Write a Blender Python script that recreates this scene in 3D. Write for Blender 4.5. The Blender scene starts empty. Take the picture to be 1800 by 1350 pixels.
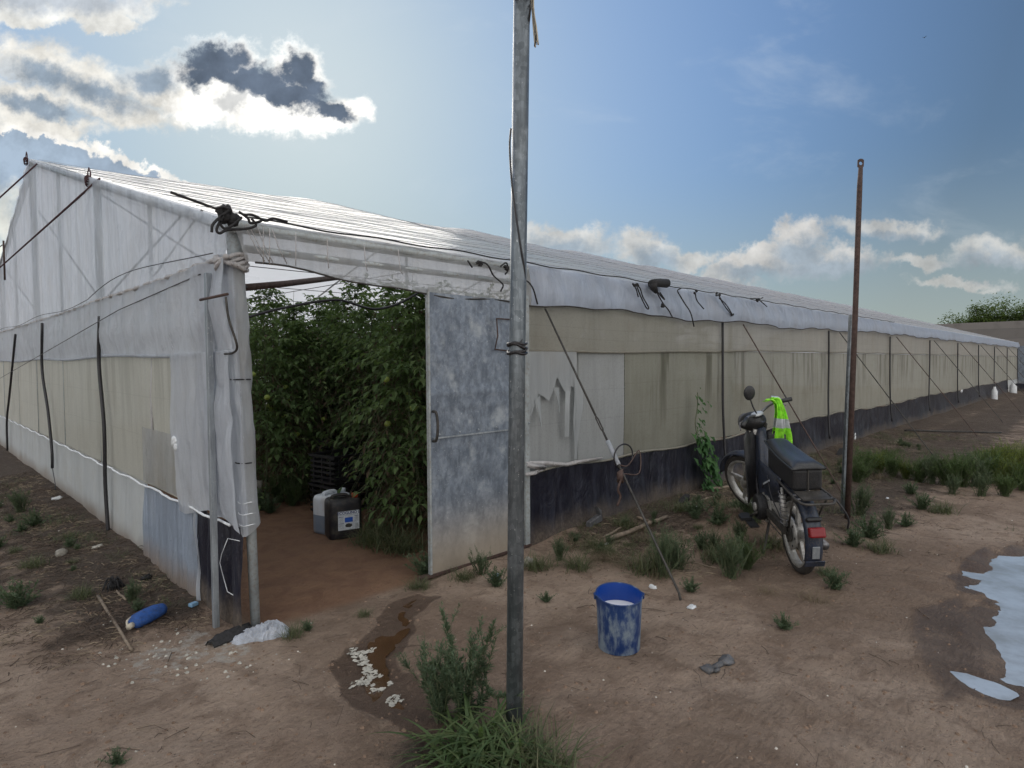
import bpy, math, random
import numpy as np
from mathutils import Vector, Matrix
R = math.radians
rnd = random.Random(7)
sc = bpy.context.scene
COL = sc.collection

# ---------------------------------------------------------------- camera
# World frame: x runs along the long wall, y along the gable wall, origin at the door corner, metres.
F = 1074.8
def _n(v):
    v = np.array(v, float); return v/np.linalg.norm(v)
_dx = _n((1065, 45, -F)); _dy = np.array((-1086, 32, -F), float)
_dy = _n(_dy - _dx*np.dot(_dx, _dy)); _dz = np.cross(_dx, _dy)
RW = np.array([_dx, _dy, _dz])                 # camera axes -> world
CAM = np.array((-1.41, -3.55, 1.55))
cam_d = bpy.data.cameras.new('camera'); cam = bpy.data.objects.new('camera', cam_d); COL.objects.link(cam)
cam_d.sensor_width = 36; cam_d.lens = 36*F/1800; cam_d.clip_end = 3000; cam_d.clip_start = 0.05
cam.matrix_world = Matrix.Translation(Vector(CAM)) @ Matrix([list(RW[0]), list(RW[1]), list(RW[2])]).to_4x4()
sc.camera = cam

# ---------------------------------------------------------------- layout measuring (points on real planes of the place)
def ray(u, v): return RW @ np.array(((u-900)/F, (675-v)/F, -1.0))
def G(u, v, z=0.0):
    d = ray(u, v); t = (z-CAM[2])/d[2]; return CAM+t*d
def WX(u, v, x=0.0):
    d = ray(u, v); t = (x-CAM[0])/d[0]; return CAM+t*d
def WY(u, v, y=0.0):
    d = ray(u, v); t = (y-CAM[1])/d[1]; return CAM+t*d
FWD = -RW[:, 2]; FWD_H = _n((FWD[0], FWD[1], 0)); RIGHT_H = np.array((FWD_H[1], -FWD_H[0], 0))
def DP(u, v, p):                                # on the upright plane through p facing the view
    d = ray(u, v); t = np.dot(np.array(p)-CAM, FWD_H)/np.dot(d, FWD_H); return CAM+t*d

# ---------------------------------------------------------------- node helper
class NT:
    def __init__(s, tree): s.t = tree
    def n(s, typ, ins=None, **props):
        nd = s.t.nodes.new(typ)
        for k, v in props.items(): setattr(nd, k, v)
        for k, v in (ins or {}).items(): s.set(nd, k, v)
        return nd
    def set(s, nd, k, v):
        sock = nd.inputs[k]
        if isinstance(v, bpy.types.NodeSocket): s.t.links.new(v, sock)
        elif isinstance(v, bpy.types.Node): s.t.links.new(v.outputs[0], sock)
        else:
            if hasattr(sock.default_value, '__len__') and hasattr(v, '__len__') and len(sock.default_value) == 4 and len(v) == 3: v = (*v, 1)
            sock.default_value = v
    def m(s, op, a, b=None, c=None, clamp=False):
        ins = {0: a}
        if b is not None: ins[1] = b
        if c is not None: ins[2] = c
        return s.n('ShaderNodeMath', ins, operation=op, use_clamp=clamp).outputs[0]
    def vm(s, op, a, b=None):
        ins = {0: a}
        if b is not None: ins[1] = b
        nd = s.n('ShaderNodeVectorMath', ins, operation=op)
        return nd.outputs['Value'] if op in ('DOT_PRODUCT', 'LENGTH', 'DISTANCE') else nd.outputs[0]
    def noise(s, scale, detail=4, vec=None, rough=.5, dist=0, out=0):
        ins = {'Scale': scale, 'Detail': detail, 'Roughness': rough, 'Distortion': dist}
        if vec is not None: ins['Vector'] = vec
        return s.n('ShaderNodeTexNoise', ins).outputs[out]
    def sm(s, x, a, b, lo=0.0, hi=1.0):
        return s.n('ShaderNodeMapRange', {0: x, 1: a, 2: b, 3: lo, 4: hi}, interpolation_type='SMOOTHSTEP').outputs[0]
    def lin(s, x, a, b, lo=0.0, hi=1.0):
        return s.n('ShaderNodeMapRange', {0: x, 1: a, 2: b, 3: lo, 4: hi}).outputs[0]
    def mix(s, f, a, b, blend='MIX'):
        nd = s.n('ShaderNodeMix', data_type='RGBA', blend_type=blend)
        s.set(nd, 0, f); s.set(nd, 6, a); s.set(nd, 7, b); return nd.outputs[2]
    def ramp(s, f, pts):
        nd = s.n('ShaderNodeValToRGB', {0: f}); e = nd.color_ramp.elements
        while len(e) < len(pts): e.new(.5)
        for i, (p, c) in enumerate(pts):
            e[i].position = p; e[i].color = (*c, 1) if len(c) == 3 else c
        return nd.outputs[0]
    def mapv(s, vec, scale=(1, 1, 1), loc=(0, 0, 0), rot=(0, 0, 0)):
        return s.n('ShaderNodeMapping', {0: vec, 'Location': loc, 'Rotation': rot, 'Scale': scale}).outputs[0]
    def bump(s, h, strength=.5, dist=.01, normal=None):
        ins = {'Height': h, 'Strength': strength, 'Distance': dist}
        if normal is not None: ins['Normal'] = normal
        return s.n('ShaderNodeBump', ins).outputs[0]
    def xyz(s, vec): return s.n('ShaderNodeSeparateXYZ', {0: vec}).outputs
def mat(name):
    m = bpy.data.materials.new(name); m.use_nodes = True; m.node_tree.nodes.clear()
    N = NT(m.node_tree); N.mat = m
    N.o = N.n('ShaderNodeOutputMaterial')
    N.tc = N.n('ShaderNodeTexCoord').outputs['Object']
    return N
def bsdf(N, col, rough=.6, metal=0, normal=None, spec=.5, **kw):
    ins = {'Base Color': col, 'Roughness': rough, 'Metallic': metal, 'Specular IOR Level': spec}
    if normal is not None: ins['Normal'] = normal
    ins.update(kw)
    return N.n('ShaderNodeBsdfPrincipled', ins).outputs[0]
def fin(N, sh):
    N.t.links.new(sh, N.o.inputs[0]); return N.mat

# ---------------------------------------------------------------- sky and sun
SUN_EL = 24.0
SUN_DIR = _n(ray(520, 150)); SUN_AZ = math.atan2(SUN_DIR[1], SUN_DIR[0]); SUN_EL_R = math.asin(SUN_DIR[2])
w = bpy.data.worlds.new('World'); sc.world = w; w.use_nodes = True
w.node_tree.nodes.clear(); W = NT(w.node_tree)
wd = W.n('ShaderNodeTexCoord').outputs['Generated']
sky = W.n('ShaderNodeTexSky', sky_type='NISHITA', sun_disc=False, sun_elevation=SUN_EL_R,
          sun_rotation=math.pi/2-SUN_AZ, air_density=1.0, dust_density=1.6, ozone_density=1.4, altitude=100)
def UV(u, v):
    d = ray(u, v); b = np.dot(d, FWD_H); return np.dot(d, RIGHT_H)/b, d[2]/b
b_ = W.m('MAXIMUM', W.vm('DOT_PRODUCT', wd, tuple(FWD_H)), 0.08)
a_ = W.vm('DOT_PRODUCT', wd, tuple(RIGHT_H)); c_ = W.xyz(wd)[2]
U_, V_ = W.m('DIVIDE', a_, b_), W.m('DIVIDE', c_, b_)
uv = W.n('ShaderNodeCombineXYZ', {0: U_, 1: V_, 2: 0.0}).outputs[0]
big = W.n('ShaderNodeTexNoise', {'Vector': uv, 'Scale': 7.0, 'Detail': 2.0, 'Roughness': .5}).outputs[1]
fine = W.n('ShaderNodeTexNoise', {'Vector': uv, 'Scale': 26.0, 'Detail': 6.0, 'Roughness': .62}).outputs[1]
off = W.vm('ADD', W.vm('MULTIPLY', W.vm('SUBTRACT', big, (.5, .5, .5)), (.10, .07, 0)),
           W.vm('MULTIPLY', W.vm('SUBTRACT', fine, (.5, .5, .5)), (.075, .06, 0)))
uvd = W.vm('ADD', uv, off)
bil = W.noise(48.0, 7, uv, .66)
def field(blobs, k=.12):
    f = None
    for cx, cy, rx, ry, *r in blobs:
        x, y = UV(cx, cy)
        mp = W.n('ShaderNodeMapping', {0: uvd, 'Location': (x, y, 0), 'Rotation': (0, 0, R(-(r[0] if r else 0))),
                 'Scale': (rx/F, ry/F, 1)}, vector_type='TEXTURE').outputs[0]
        d = W.vm('LENGTH', mp)
        f = d if f is None else W.n('ShaderNodeMath', {0: f, 1: d, 2: k}, operation='SMOOTH_MIN').outputs[0]
    return f
bil2 = W.noise(15.0, 5, W.vm('ADD', uv, (3.1, 1.7, 0)), .6)
shade = W.lin(bil2, .34, .66, .74, 1.2)
def cloud(base, halo, core, hc, cc, soft=.14, csoft=.22, namp=.55, camp=.5, amax=1.0, cmax=1.0):
    n1 = W.m('MULTIPLY', W.m('SUBTRACT', bil, .5), namp)
    fh = W.m('ADD', field(halo), n1)
    al = W.m('MULTIPLY', W.sm(fh, 1+soft, 1-soft), amax)
    if core:
        fc = W.m('ADD', field(core), W.m('MULTIPLY', W.m('SUBTRACT', bil, .5), camp))
        hc = W.mix(W.m('MULTIPLY', W.sm(fc, 1+csoft, 1-csoft), cmax), hc, cc)
        hc = W.n('ShaderNodeVectorMath', {0: hc, 'Scale': shade}, operation='SCALE').outputs[0]
    return W.mix(al, base, hc)
skyc = W.vm('MULTIPLY', sky.outputs[0], (.98, 1.0, 1.06))
SK = 0.10
EXPO = 1.0
# every colour below is in the units of the sky texture (multiplied by SK at the end)
def c10(r, g, b): k = SK*2**EXPO; return (r/k, g/k, b/k)
sdot = W.m('MAXIMUM', W.vm('DOT_PRODUCT', wd, tuple(SUN_DIR)), 0)
lum = W.vm('DOT_PRODUCT', skyc, (.25, .6, .15))
kk = W.m('DIVIDE', 1.0, W.m('ADD', .9, W.m('MULTIPLY', lum, 1.0/2.6)))
skyc = W.n('ShaderNodeVectorMath', {0: skyc, 'Scale': kk}, operation='SCALE').outputs[0]
skyc = W.mix(1.0, skyc, W.mix(W.lin(sdot, .60, 1.0), (.54, .66, .72), (.97, 1.34, 1.68)), 'MULTIPLY')
HAZE = c10(.46, .53, .53)
hz = W.sm(c_, .30, -.02)
col = W.mix(W.m('MULTIPLY', hz, .62), skyc, HAZE)
glow = W.m('MULTIPLY', W.m('POWER', sdot, 60), .22)
col = W.mix(glow, col, c10(.95, 1.0, 1.02))
# thin wisps
wisp = W.sm(W.noise(3.2, 6, W.mapv(uv, (1, 2.2, 1)), .6, .4), .52, .78)
col = W.mix(W.m('MULTIPLY', wisp, .22), col, c10(.72, .78, .83))
# low cumulus bank to the right
col = cloud(col, [(990, 425, 70, 30), (1125, 440, 62, 36), (1200, 455, 60, 20)],
            [(985, 440, 60, 22), (1150, 460, 45, 24)], c10(.66, .66, .64), c10(.36, .43, .50), .35, .6, 1.1, .9, .9)
col = cloud(col, [(1395, 425, 52, 34), (1310, 468, 72, 26, -18), (1440, 465, 110, 30), (1240, 500, 90, 14)],
            [(1415, 452, 50, 26), (1460, 480, 110, 26), (1330, 485, 60, 15)], c10(.68, .66, .63), c10(.36, .42, .48), .35, .6, 1.15, .9, .88)
col = cloud(col, [(1550, 403, 85, 16), (1750, 446, 80, 24), (1620, 462, 50, 11), (1690, 500, 80, 9), (1950, 440, 150, 40)],
            [(1570, 418, 90, 13), (1760, 468, 100, 24)], c10(.60, .60, .58), c10(.38, .43, .48), .45, .5, 1.1, .8, .8)
# upper left bands
col = cloud(col, [(115, 2, 160, 26), (200, 30, 60, 16), (40, 20, 60, 20)], [(110, -15, 150, 26)],
            c10(.92, .92, .88), c10(.55, .60, .66), .25, .5, .7)
col = cloud(col, [(60, 105, 90, 38, 10), (160, 140, 110, 45, 12), (30, 175, 100, 40), (210, 185, 110, 26, 15),
                  (275, 150, 50, 38), (70, 215, 110, 22), (320, 175, 40, 25)],
            [(75, 125, 75, 20, 14), (175, 155, 80, 20, 18), (280, 135, 42, 22), (60, 180, 90, 14, 10)],
            c10(.88, .86, .80), c10(.30, .37, .45), .45, .7, .95, 1.1)
col = cloud(col, [(60, 285, 200, 62, 10), (215, 335, 130, 62, 18), (330, 385, 110, 48, 14)],
            [(50, 290, 195, 56, 10), (208, 342, 128, 57, 18), (326, 393, 108, 42, 14)],
            c10(.97, .95, .90), c10(.36, .45, .56), .07, .05, .35, .35)
col = cloud(col, [(40, 380, 60, 50), (10, 450, 60, 30)], [(60, 370, 40, 30)], c10(.92, .90, .80), c10(.5, .56, .6), .5, .6, .8, .5, .8)
# the cloud the sun stands behind
col = cloud(col, [(385, 125, 76, 48), (360, 190, 62, 34), (455, 165, 110, 52), (520, 130, 52, 50), (545, 190, 90, 38, 6), (615, 185, 46, 22), (440, 200, 90, 22)],
            [(372, 108, 60, 30), (385, 140, 64, 20), (455, 145, 60, 34), (520, 118, 30, 30), (500, 160, 78, 22, 8), (583, 186, 40, 18, 30), (548, 150, 30, 30)],
            c10(1.30, 1.28, 1.22), c10(.14, .18, .245), .34, .34, .95, .75)
col = cloud(col, [(400, 188, 36, 12)], None, c10(.42, .44, .46), None, .5, .3, .8, .5, .6)
# unseen bright cloud, added overhead and behind the camera as fill light
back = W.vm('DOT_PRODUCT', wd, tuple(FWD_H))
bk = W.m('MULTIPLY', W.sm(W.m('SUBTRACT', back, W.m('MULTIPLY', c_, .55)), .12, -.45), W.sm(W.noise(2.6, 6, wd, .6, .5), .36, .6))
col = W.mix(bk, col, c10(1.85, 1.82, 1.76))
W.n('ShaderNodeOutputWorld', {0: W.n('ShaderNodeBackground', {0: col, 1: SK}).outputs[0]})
sd = bpy.data.lights.new('sun', 'SUN'); sd.energy = 1.0; sd.angle = R(30); sd.color = (1, .93, .84)
so = bpy.data.objects.new('sun', sd); COL.objects.link(so)
so.rotation_euler = Vector(-SUN_DIR).to_track_quat('-Z', 'Y').to_euler(); so.location = (5, 8, 20)
sc.view_settings.view_transform = 'Standard'; sc.view_settings.look = 'None'
sc.view_settings.exposure = EXPO; sc.view_settings.gamma = 1
cy = sc.cycles if hasattr(sc, 'cycles') else None
if cy:
    cy.use_denoising = True; cy.max_bounces = 8; cy.transparent_max_bounces = 12
    cy.diffuse_bounces = 4; cy.transmission_bounces = 6; cy.caustics_reflective = False; cy.caustics_refractive = False
    cy.sample_clamp_indirect = 6

# ---------------------------------------------------------------- numpy noise
_rs = np.random.RandomState(3); _T = _rs.rand(256, 256)
def vn(x, y):
    x = np.asarray(x, float); y = np.asarray(y, float)
    xi = np.floor(x).astype(int); yi = np.floor(y).astype(int); fx = x-xi; fy = y-yi
    fx = fx*fx*(3-2*fx); fy = fy*fy*(3-2*fy)
    a = _T[xi & 255, yi & 255]; b = _T[(xi+1) & 255, yi & 255]; c = _T[xi & 255, (yi+1) & 255]; d = _T[(xi+1) & 255, (yi+1) & 255]
    return a+(b-a)*fx+(c-a)*fy+(a-b-c+d)*fx*fy
def fbm(x, y, o=4, g=.5):
    s = 0; a = 1; t = 0
    for i in range(o): s = s+a*vn(x*2**i+17*i, y*2**i+31*i); t += a; a *= g
    return s/t
def sstep(x, a, b):
    t = np.clip((x-a)/(b-a), 0, 1); return t*t*(3-2*t)
def sdpoly(x, y, P):                             # signed distance to a polygon, negative inside
    x = np.asarray(x, float); y = np.asarray(y, float); P = [(p[0], p[1]) for p in P]; n = len(P)
    d = np.full(x.shape, 1e9); ins = np.zeros(x.shape, bool)
    for i in range(n):
        ax, ay = P[i]; bx, by = P[(i+1) % n]; ex, ey = bx-ax, by-ay; wx, wy = x-ax, y-ay
        t = np.clip((wx*ex+wy*ey)/(ex*ex+ey*ey+1e-12), 0, 1)
        d = np.minimum(d, (wx-ex*t)**2+(wy-ey*t)**2)
        c = ((ay <= y) != (by <= y)) & (x < ex*(y-ay)/(ey if abs(ey) > 1e-9 else 1e-9)+ax)
        ins ^= c
    d = np.sqrt(d); return np.where(ins, -d, d)

# ---------------------------------------------------------------- mesh helper
def spline(pts, n=6):
    pts = [np.array(p, float) for p in pts]
    if len(pts) < 3: return pts
    P = [2*pts[0]-pts[1]]+pts+[2*pts[-1]-pts[-2]]; out = []
    for i in range(1, len(P)-2):
        for k in range(n):
            t = k/n; a, b, c, d = P[i-1], P[i], P[i+1], P[i+2]
            out.append(.5*((2*b)+(-a+c)*t+(2*a-5*b+4*c-d)*t*t+(-a+3*b-3*c+d)*t**3))
    out.append(pts[-1]); return out
class MB:
    def __init__(s): s.v = []; s.f = []; s.mi = []; s.c = 0
    def add(s, vs, fs, mi=0):
        b = len(s.v); s.v += [tuple(map(float, p)) for p in vs]; s.f += [tuple(i+b for i in f) for f in fs]; s.mi += [mi]*len(fs); return s
    def box(s, c, size, rot=None, mi=0):
        h = np.array(size)/2; Rm = np.array(rot) if rot is not None else np.eye(3)
        vs = [np.array(c)+Rm @ (h*np.array(q)) for q in ((-1,-1,-1),(1,-1,-1),(1,1,-1),(-1,1,-1),(-1,-1,1),(1,-1,1),(1,1,1),(-1,1,1))]
        return s.add(vs, [(3,2,1,0),(4,5,6,7),(0,1,5,4),(1,2,6,5),(2,3,7,6),(3,0,4,7)], mi)
    def hexa(s, lo, hi, mi=0):                   # lo, hi: four corners each, same winding
        return s.add(list(lo)+list(hi), [(3,2,1,0),(4,5,6,7),(0,1,5,4),(1,2,6,5),(2,3,7,6),(3,0,4,7)], mi)
    def tube(s, pts, r, n=8, mi=0, cap=True, sx=1.0, up=None, closed=False):
        pts = [np.array(p, float) for p in pts]; m = len(pts)
        rr = r if hasattr(r, '__len__') else [r]*m
        vs = []; nrm = None
        for i in range(m):
            if closed: t = pts[(i+1) % m]-pts[i-1]
            else: t = pts[min(i+1, m-1)]-pts[max(i-1, 0)]
            t = t/(np.linalg.norm(t)+1e-12)
            if nrm is None:
                a = np.array(up, float) if up is not None else (np.array((0, 0, 1.)) if abs(t[2]) < .9 else np.array((1., 0, 0)))
                nrm = a-t*np.dot(a, t)
            else: nrm = nrm-t*np.dot(nrm, t)
            nrm = nrm/(np.linalg.norm(nrm)+1e-12); bn = np.cross(t, nrm)
            for k in range(n):
                an = 2*math.pi*k/n; vs.append(pts[i]+rr[i]*(math.cos(an)*nrm+math.sin(an)*sx*bn))
        fs = [(i*n+k, i*n+(k+1) % n, (i+1)*n+(k+1) % n, (i+1)*n+k) for i in range(m-1) for k in range(n)]
        if closed: fs += [((m-1)*n+k, (m-1)*n+(k+1) % n, (k+1) % n, k) for k in range(n)]
        elif cap: fs += [tuple(range(n-1, -1, -1)), tuple((m-1)*n+k for k in range(n))]
        return s.add(vs, fs, mi)
    def lathe(s, prof, n=32, M=None, mi=0, closed=False):  # prof: (r, z); axis z, M: 4x4
        vs = []
        for r_, z_ in prof:
            for k in range(n):
                an = 2*math.pi*k/n; p = Vector((r_*math.cos(an), r_*math.sin(an), z_)); vs.append(M @ p if M else p)
        m = len(prof); L = m if closed else m-1
        fs = [(i*n+k, i*n+(k+1) % n, ((i+1) % m)*n+(k+1) % n, ((i+1) % m)*n+k) for i in range(L) for k in range(n)]
        return s.add(vs, fs, mi)
    def grid(s, fn, nu, nv, mi=0, u0=0, u1=1, v0=0, v1=1):
        vs = [fn(u0+(u1-u0)*i/nu, v0+(v1-v0)*j/nv) for i in range(nu+1) for j in range(nv+1)]
        fs = [(i*(nv+1)+j, (i+1)*(nv+1)+j, (i+1)*(nv+1)+j+1, i*(nv+1)+j+1) for i in range(nu) for j in range(nv)]
        return s.add(vs, fs, mi)
    def ball(s, c, r, n=10, m=7, mi=0, jit=0, rot=None):
        r = np.array(r if hasattr(r, '__len__') else (r, r, r), float); vs = []; Rm = np.array(rot) if rot is not None else np.eye(3)
        for i in range(m+1):
            th = math.pi*i/m
            for k in range(n):
                ph = 2*math.pi*k/n; q = np.array((math.sin(th)*math.cos(ph), math.sin(th)*math.sin(ph), math.cos(th)))
                if jit: q = q*(1+jit*(vn(q[0]*2+c[0]*9+5, q[1]*2+q[2]*3+c[1]*7+9)-.5)*2)
                vs.append(np.array(c)+Rm @ (r*q))
        return s.add(vs, [(i*n+k, (i+1)*n+k, (i+1)*n+(k+1) % n, i*n+(k+1) % n) for i in range(m) for k in range(n)], mi)
    def poly(s, pts, th=0, nrm=(0, 0, 1), mi=0):
        n = len(pts); P = [np.array(p, float) for p in pts]
        if not th: return s.add(P, [tuple(range(n))], mi)
        d = np.array(nrm, float)*th
        return s.add(P+[p+d for p in P], [tuple(range(n-1, -1, -1)), tuple(range(n, 2*n))]+[(i, (i+1) % n, n+(i+1) % n, n+i) for i in range(n)], mi)
    def build(s, name, mats, parent=None, smooth=True, loc=None):
        me = bpy.data.meshes.new(name); me.from_pydata(s.v, [], s.f)
        for m in (mats if isinstance(mats, (list, tuple)) else [mats]): me.materials.append(m)
        if any(s.mi): me.polygons.foreach_set('material_index', s.mi)
        if smooth is True: me.polygons.foreach_set('use_smooth', [True]*len(s.f))
        elif smooth == 'auto':
            me.polygons.foreach_set('use_smooth', [True]*len(s.f)); 
            try: me.set_sharp_from_angle(angle=R(38))
            except Exception: pass
        me.update()
        o = bpy.data.objects.new(name, me); COL.objects.link(o)
        if parent is not None: o.parent = parent
        if loc is not None: o.location = loc
        return o
def bevel(o, w=.004, seg=2, ang=35):
    m = o.modifiers.new('bevel', 'BEVEL'); m.width = w; m.segments = seg; m.limit_method = 'ANGLE'; m.angle_limit = R(ang); return o
def tag(o, label=None, cat=None, group=None, kind=None):
    for k, v in (('label', label), ('category', cat), ('group', group), ('kind', kind)):
        if v: o[k] = v
    return o
def empty(name, label, cat, loc=(0, 0, 0), rz=0, group=None):
    o = bpy.data.objects.new(name, None); COL.objects.link(o); o.location = loc; o.rotation_euler = (0, 0, rz); o.empty_display_size = .1
    return tag(o, label, cat, group)
# ================================================================ materials
def grunge(N, s=6, d=5, v=None): return N.noise(s, d, v if v is not None else N.tc, .6)
def m_plain(name, col, rough=.6, metal=0, var=.25, s=8, bump=.2, bd=.003, dust=None, dz=None, spec=.5):
    N = mat(name); g = grunge(N, s); g2 = grunge(N, s*7, 3)
    c = N.mix(N.sm(g, .3, .7), tuple(x*(1-var) for x in col), tuple(min(1, x*(1+var)) for x in col))
    if dust:
        c = N.mix(N.m('MULTIPLY', N.sm(g2, .42, .75), dust[3] if len(dust) > 3 else .5), c, dust[:3])
    if dz:
        z = N.xyz(N.tc)[2]; f = N.m('MULTIPLY', N.sm(N.m('ADD', z, N.m('MULTIPLY', N.m('SUBTRACT', g, .5), dz[1])), dz[0], 0), dz[2])
        c = N.mix(f, c, (.24, .185, .14))
    return fin(N, bsdf(N, c, N.lin(g2, .3, .7, max(.05, rough-.1), min(1, rough+.12)), metal, N.bump(g2, bump, bd), spec))
def m_galv(name, base=(.30, .33, .36), dustz=None, rough=.45, ms=(3, 3, .35)):
    N = mat(name); v = N.n('ShaderNodeTexVoronoi', {'Vector': N.tc, 'Scale': 42.0}).outputs['Color']
    vx = N.xyz(v)[0]; g = grunge(N, 5); st = N.noise(9, 6, N.mapv(N.tc, ms), .7); f = N.noise(90, 2, N.tc)
    c = N.mix(N.lin(vx, 0, 1, .0, .35), base, (.46, .50, .54))
    c = N.mix(N.sm(st, .35, .7), c, tuple(x*.62 for x in base))
    c = N.mix(N.m('MULTIPLY', N.sm(g, .55, .75), .45), c, (.62, .65, .66))
    c = N.mix(N.m('MULTIPLY', N.sm(f, .66, .78), .5), c, (.75, .76, .76))
    if dustz:
        z = N.xyz(N.tc)[2]
        c = N.mix(N.m('MULTIPLY', N.sm(N.m('ADD', z, N.m('MULTIPLY', N.m('SUBTRACT', st, .5), .25)), dustz, 0.02), .85), c, (.33, .27, .20))
        return fin(N, bsdf(N, c, N.lin(g, .3, .7, rough, rough+.2), N.sm(z, dustz*.3, dustz*1.3, .1, .45), N.bump(N.noise(60, 3, N.tc), .15, .002)))
    return fin(N, bsdf(N, c, N.lin(g, .3, .7, rough-.08, rough+.15), .55, N.bump(N.noise(60, 3, N.tc), .12, .002)))
def m_film(name, col, tl, tr, rough=.35, streak=.5, dirt=(.35, .29, .2), dirtamt=.35, wr=.5, bottom=None, weave=False, stain=0, lines=None, wsc=(9, 9, 1.3), spec=.5, tcol=None):
    N = mat(name); P = N.tc; x, y, z = N.xyz(P)
    st = N.noise(3.0, 6, N.mapv(P, (3, 3, .28)), .65)
    st2 = N.noise(9.0, 4, N.mapv(P, (3.2, 3.2, .16)), .6)
    g = N.noise(2.2, 6, P, .62); f = N.noise(70, 3, P)
    c = N.mix(N.m('MULTIPLY', N.sm(st, .42, .68), streak), col, tuple(a*.62 for a in col))
    c = N.mix(N.m('MULTIPLY', N.sm(st2, .5, .75), streak*.7), c, tuple(min(1, a*1.3) for a in col))
    c = N.mix(N.m('MULTIPLY', N.sm(g, .45, .75), dirtamt), c, dirt)
    if stain:
        s1 = N.m('MULTIPLY', N.sm(N.noise(2.4, 5, N.mapv(P, (1.7, 1.7, .12)), .7), .50, .62), N.sm(N.m('ADD', z, N.m('MULTIPLY', N.m('SUBTRACT', st2, .5), 1.3)), .75, 1.55))
        c = N.mix(N.m('MULTIPLY', s1, stain), c, tuple(a*.38 for a in (col[0], col[1]*.97, col[2]*.85)))
    if lines:
        for lz in lines:
            d = N.m('ABSOLUTE', N.m('SUBTRACT', N.m('ADD', z, N.m('MULTIPLY', N.m('SUBTRACT', N.noise(.9, 2, P), .5), .05)), lz))
            c = N.mix(N.m('MULTIPLY', N.sm(d, .006, .0), .22), c, tuple(a*.45 for a in col))
    if bottom:
        c = N.mix(N.m('MULTIPLY', N.sm(N.m('ADD', z, N.m('MULTIPLY', N.m('SUBTRACT', g, .5), bottom[1])), bottom[0], 0.0), bottom[2]), c, (.27, .20, .145))
    wv = N.noise(1.0, 5, N.mapv(P, wsc), .55, 1.2)
    h = N.m('ADD', N.m('MULTIPLY', wv, 1.0), N.m('MULTIPLY', N.noise(14, 4, P, .6, .6), .22))
    if weave:
        wx = N.m('SINE', N.m('MULTIPLY', N.m('ADD', x, y), 900.0)); wz = N.m('SINE', N.m('MULTIPLY', z, 900.0))
        wvv = N.m('MULTIPLY', N.m('ADD', wx, wz), .5)
        c = N.mix(N.m('MULTIPLY', N.sm(f, .45, .7), .22), c, tuple(a*.5 for a in col))
    nb = N.bump(h, wr, .03)
    pr = bsdf(N, c, N.lin(g, .3, .7, rough-.05, rough+.2), 0, nb, spec)
    t = N.n('ShaderNodeBsdfTranslucent', {'Color': N.mix(.35, c, tcol or col), 'Normal': nb}).outputs[0]
    sh = N.n('ShaderNodeMixShader', {0: tl, 1: pr, 2: t}).outputs[0]
    if tr: sh = N.n('ShaderNodeMixShader', {0: tr, 1: sh, 2: N.n('ShaderNodeBsdfTransparent', {0: (.95, .96, 1, 1)}).outputs[0]}).outputs[0]
    return fin(N, sh)
M = {}
M['galv'] = m_galv('galvanised_pole', (.14, .16, .175))
M['galv_l'] = m_galv('galvanised_tube', (.36, .39, .42))
M['galv_door'] = m_galv('galvanised_door', (.20, .235, .29), .62, .45, (1.5, 1.5, .75))
M['post'] = m_plain('post_paint', (.34, .37, .38), .5, .2, .2, 7, .2, .002, (.24, .2, .15, .6))
M['steel_dark'] = m_plain('dark_steel', (.055, .05, .045), .6, .3, .4, 20)
M['rust'] = m_plain('rusty_steel', (.065, .040, .034), .75, .15, .4, 30, .5, .002, (.13, .075, .055, .45))
M['rope'] = m_plain('black_rope', (.018, .017, .018), .8, 0, .5, 60, .6)
M['rope_red'] = m_plain('dark_red_rope', (.06, .026, .03), .8, 0, .5, 60, .6)
M['wire'] = m_plain('grey_wire', (.09, .09, .095), .5, .5, .3, 30)
M['wire_l'] = m_plain('pale_wire', (.34, .35, .37), .5, .3, .3, 30)
M['hose'] = m_plain('black_hose', (.012, .012, .016), .45, 0, .3, 20, .2, .002, (.12, .1, .09, .35))
M['white_rope'] = m_plain('white_cord', (.72, .74, .76), .6, 0, .1, 30)
M['film_up'] = m_film('gable_film', (.86, .90, .96), .72, .20, .26, .75, (.50, .47, .40), .30, 1.0, wsc=(7, 7, .8), tcol=(.93, .95, 1))
M['film_mid'] = m_film('white_film', (.68, .71, .76), .56, .04, .3, .45, (.55, .52, .47), .22, 1.0, wsc=(7, 7, 1.2))
M['film_low'] = m_film('low_film', (.62, .645, .65), .32, .0, .4, .3, (.50, .47, .40), .35, .4, (.22, .25, .8))
M['film_blue'] = m_film('blue_grey_film', (.30, .35, .43), .2, .0, .3, .5, (.3, .3, .3), .2, 1.0, (.25, .25, .85), wsc=(12, 12, .8))
M['film_val'] = m_film('valance_film', (.50, .555, .66), .42, .0, .32, .35, (.46, .40, .33), .22, .8, wsc=(5, 5, 1.2))
M['film_val_clear'] = m_film('clear_valance_film', (.66, .67, .68), .66, .24, .25, .5, (.42, .34, .24), .5, .9, wsc=(5, 5, 1.6))
M['net'] = m_film('insect_net', (.44, .43, .365), .52, .07, .75, .35, (.27, .26, .19), .45, .25, (.9, .6, .12), True, .9, (1.33, 1.02), (5, 5, .5), .15)
M['net_l'] = m_film('pale_net', (.72, .71, .63), .58, .06, .75, .28, (.50, .47, .38), .30, .25, None, True, .35, (1.30, .98), (5, 5, .5), .15)
M['net_up'] = m_film('upper_net', (.46, .44, .385), .52, .06, .7, .3, (.36, .32, .25), .45, .3, None, True, 0, (1.86, 1.76), (5, 5, .6), .15)
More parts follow.
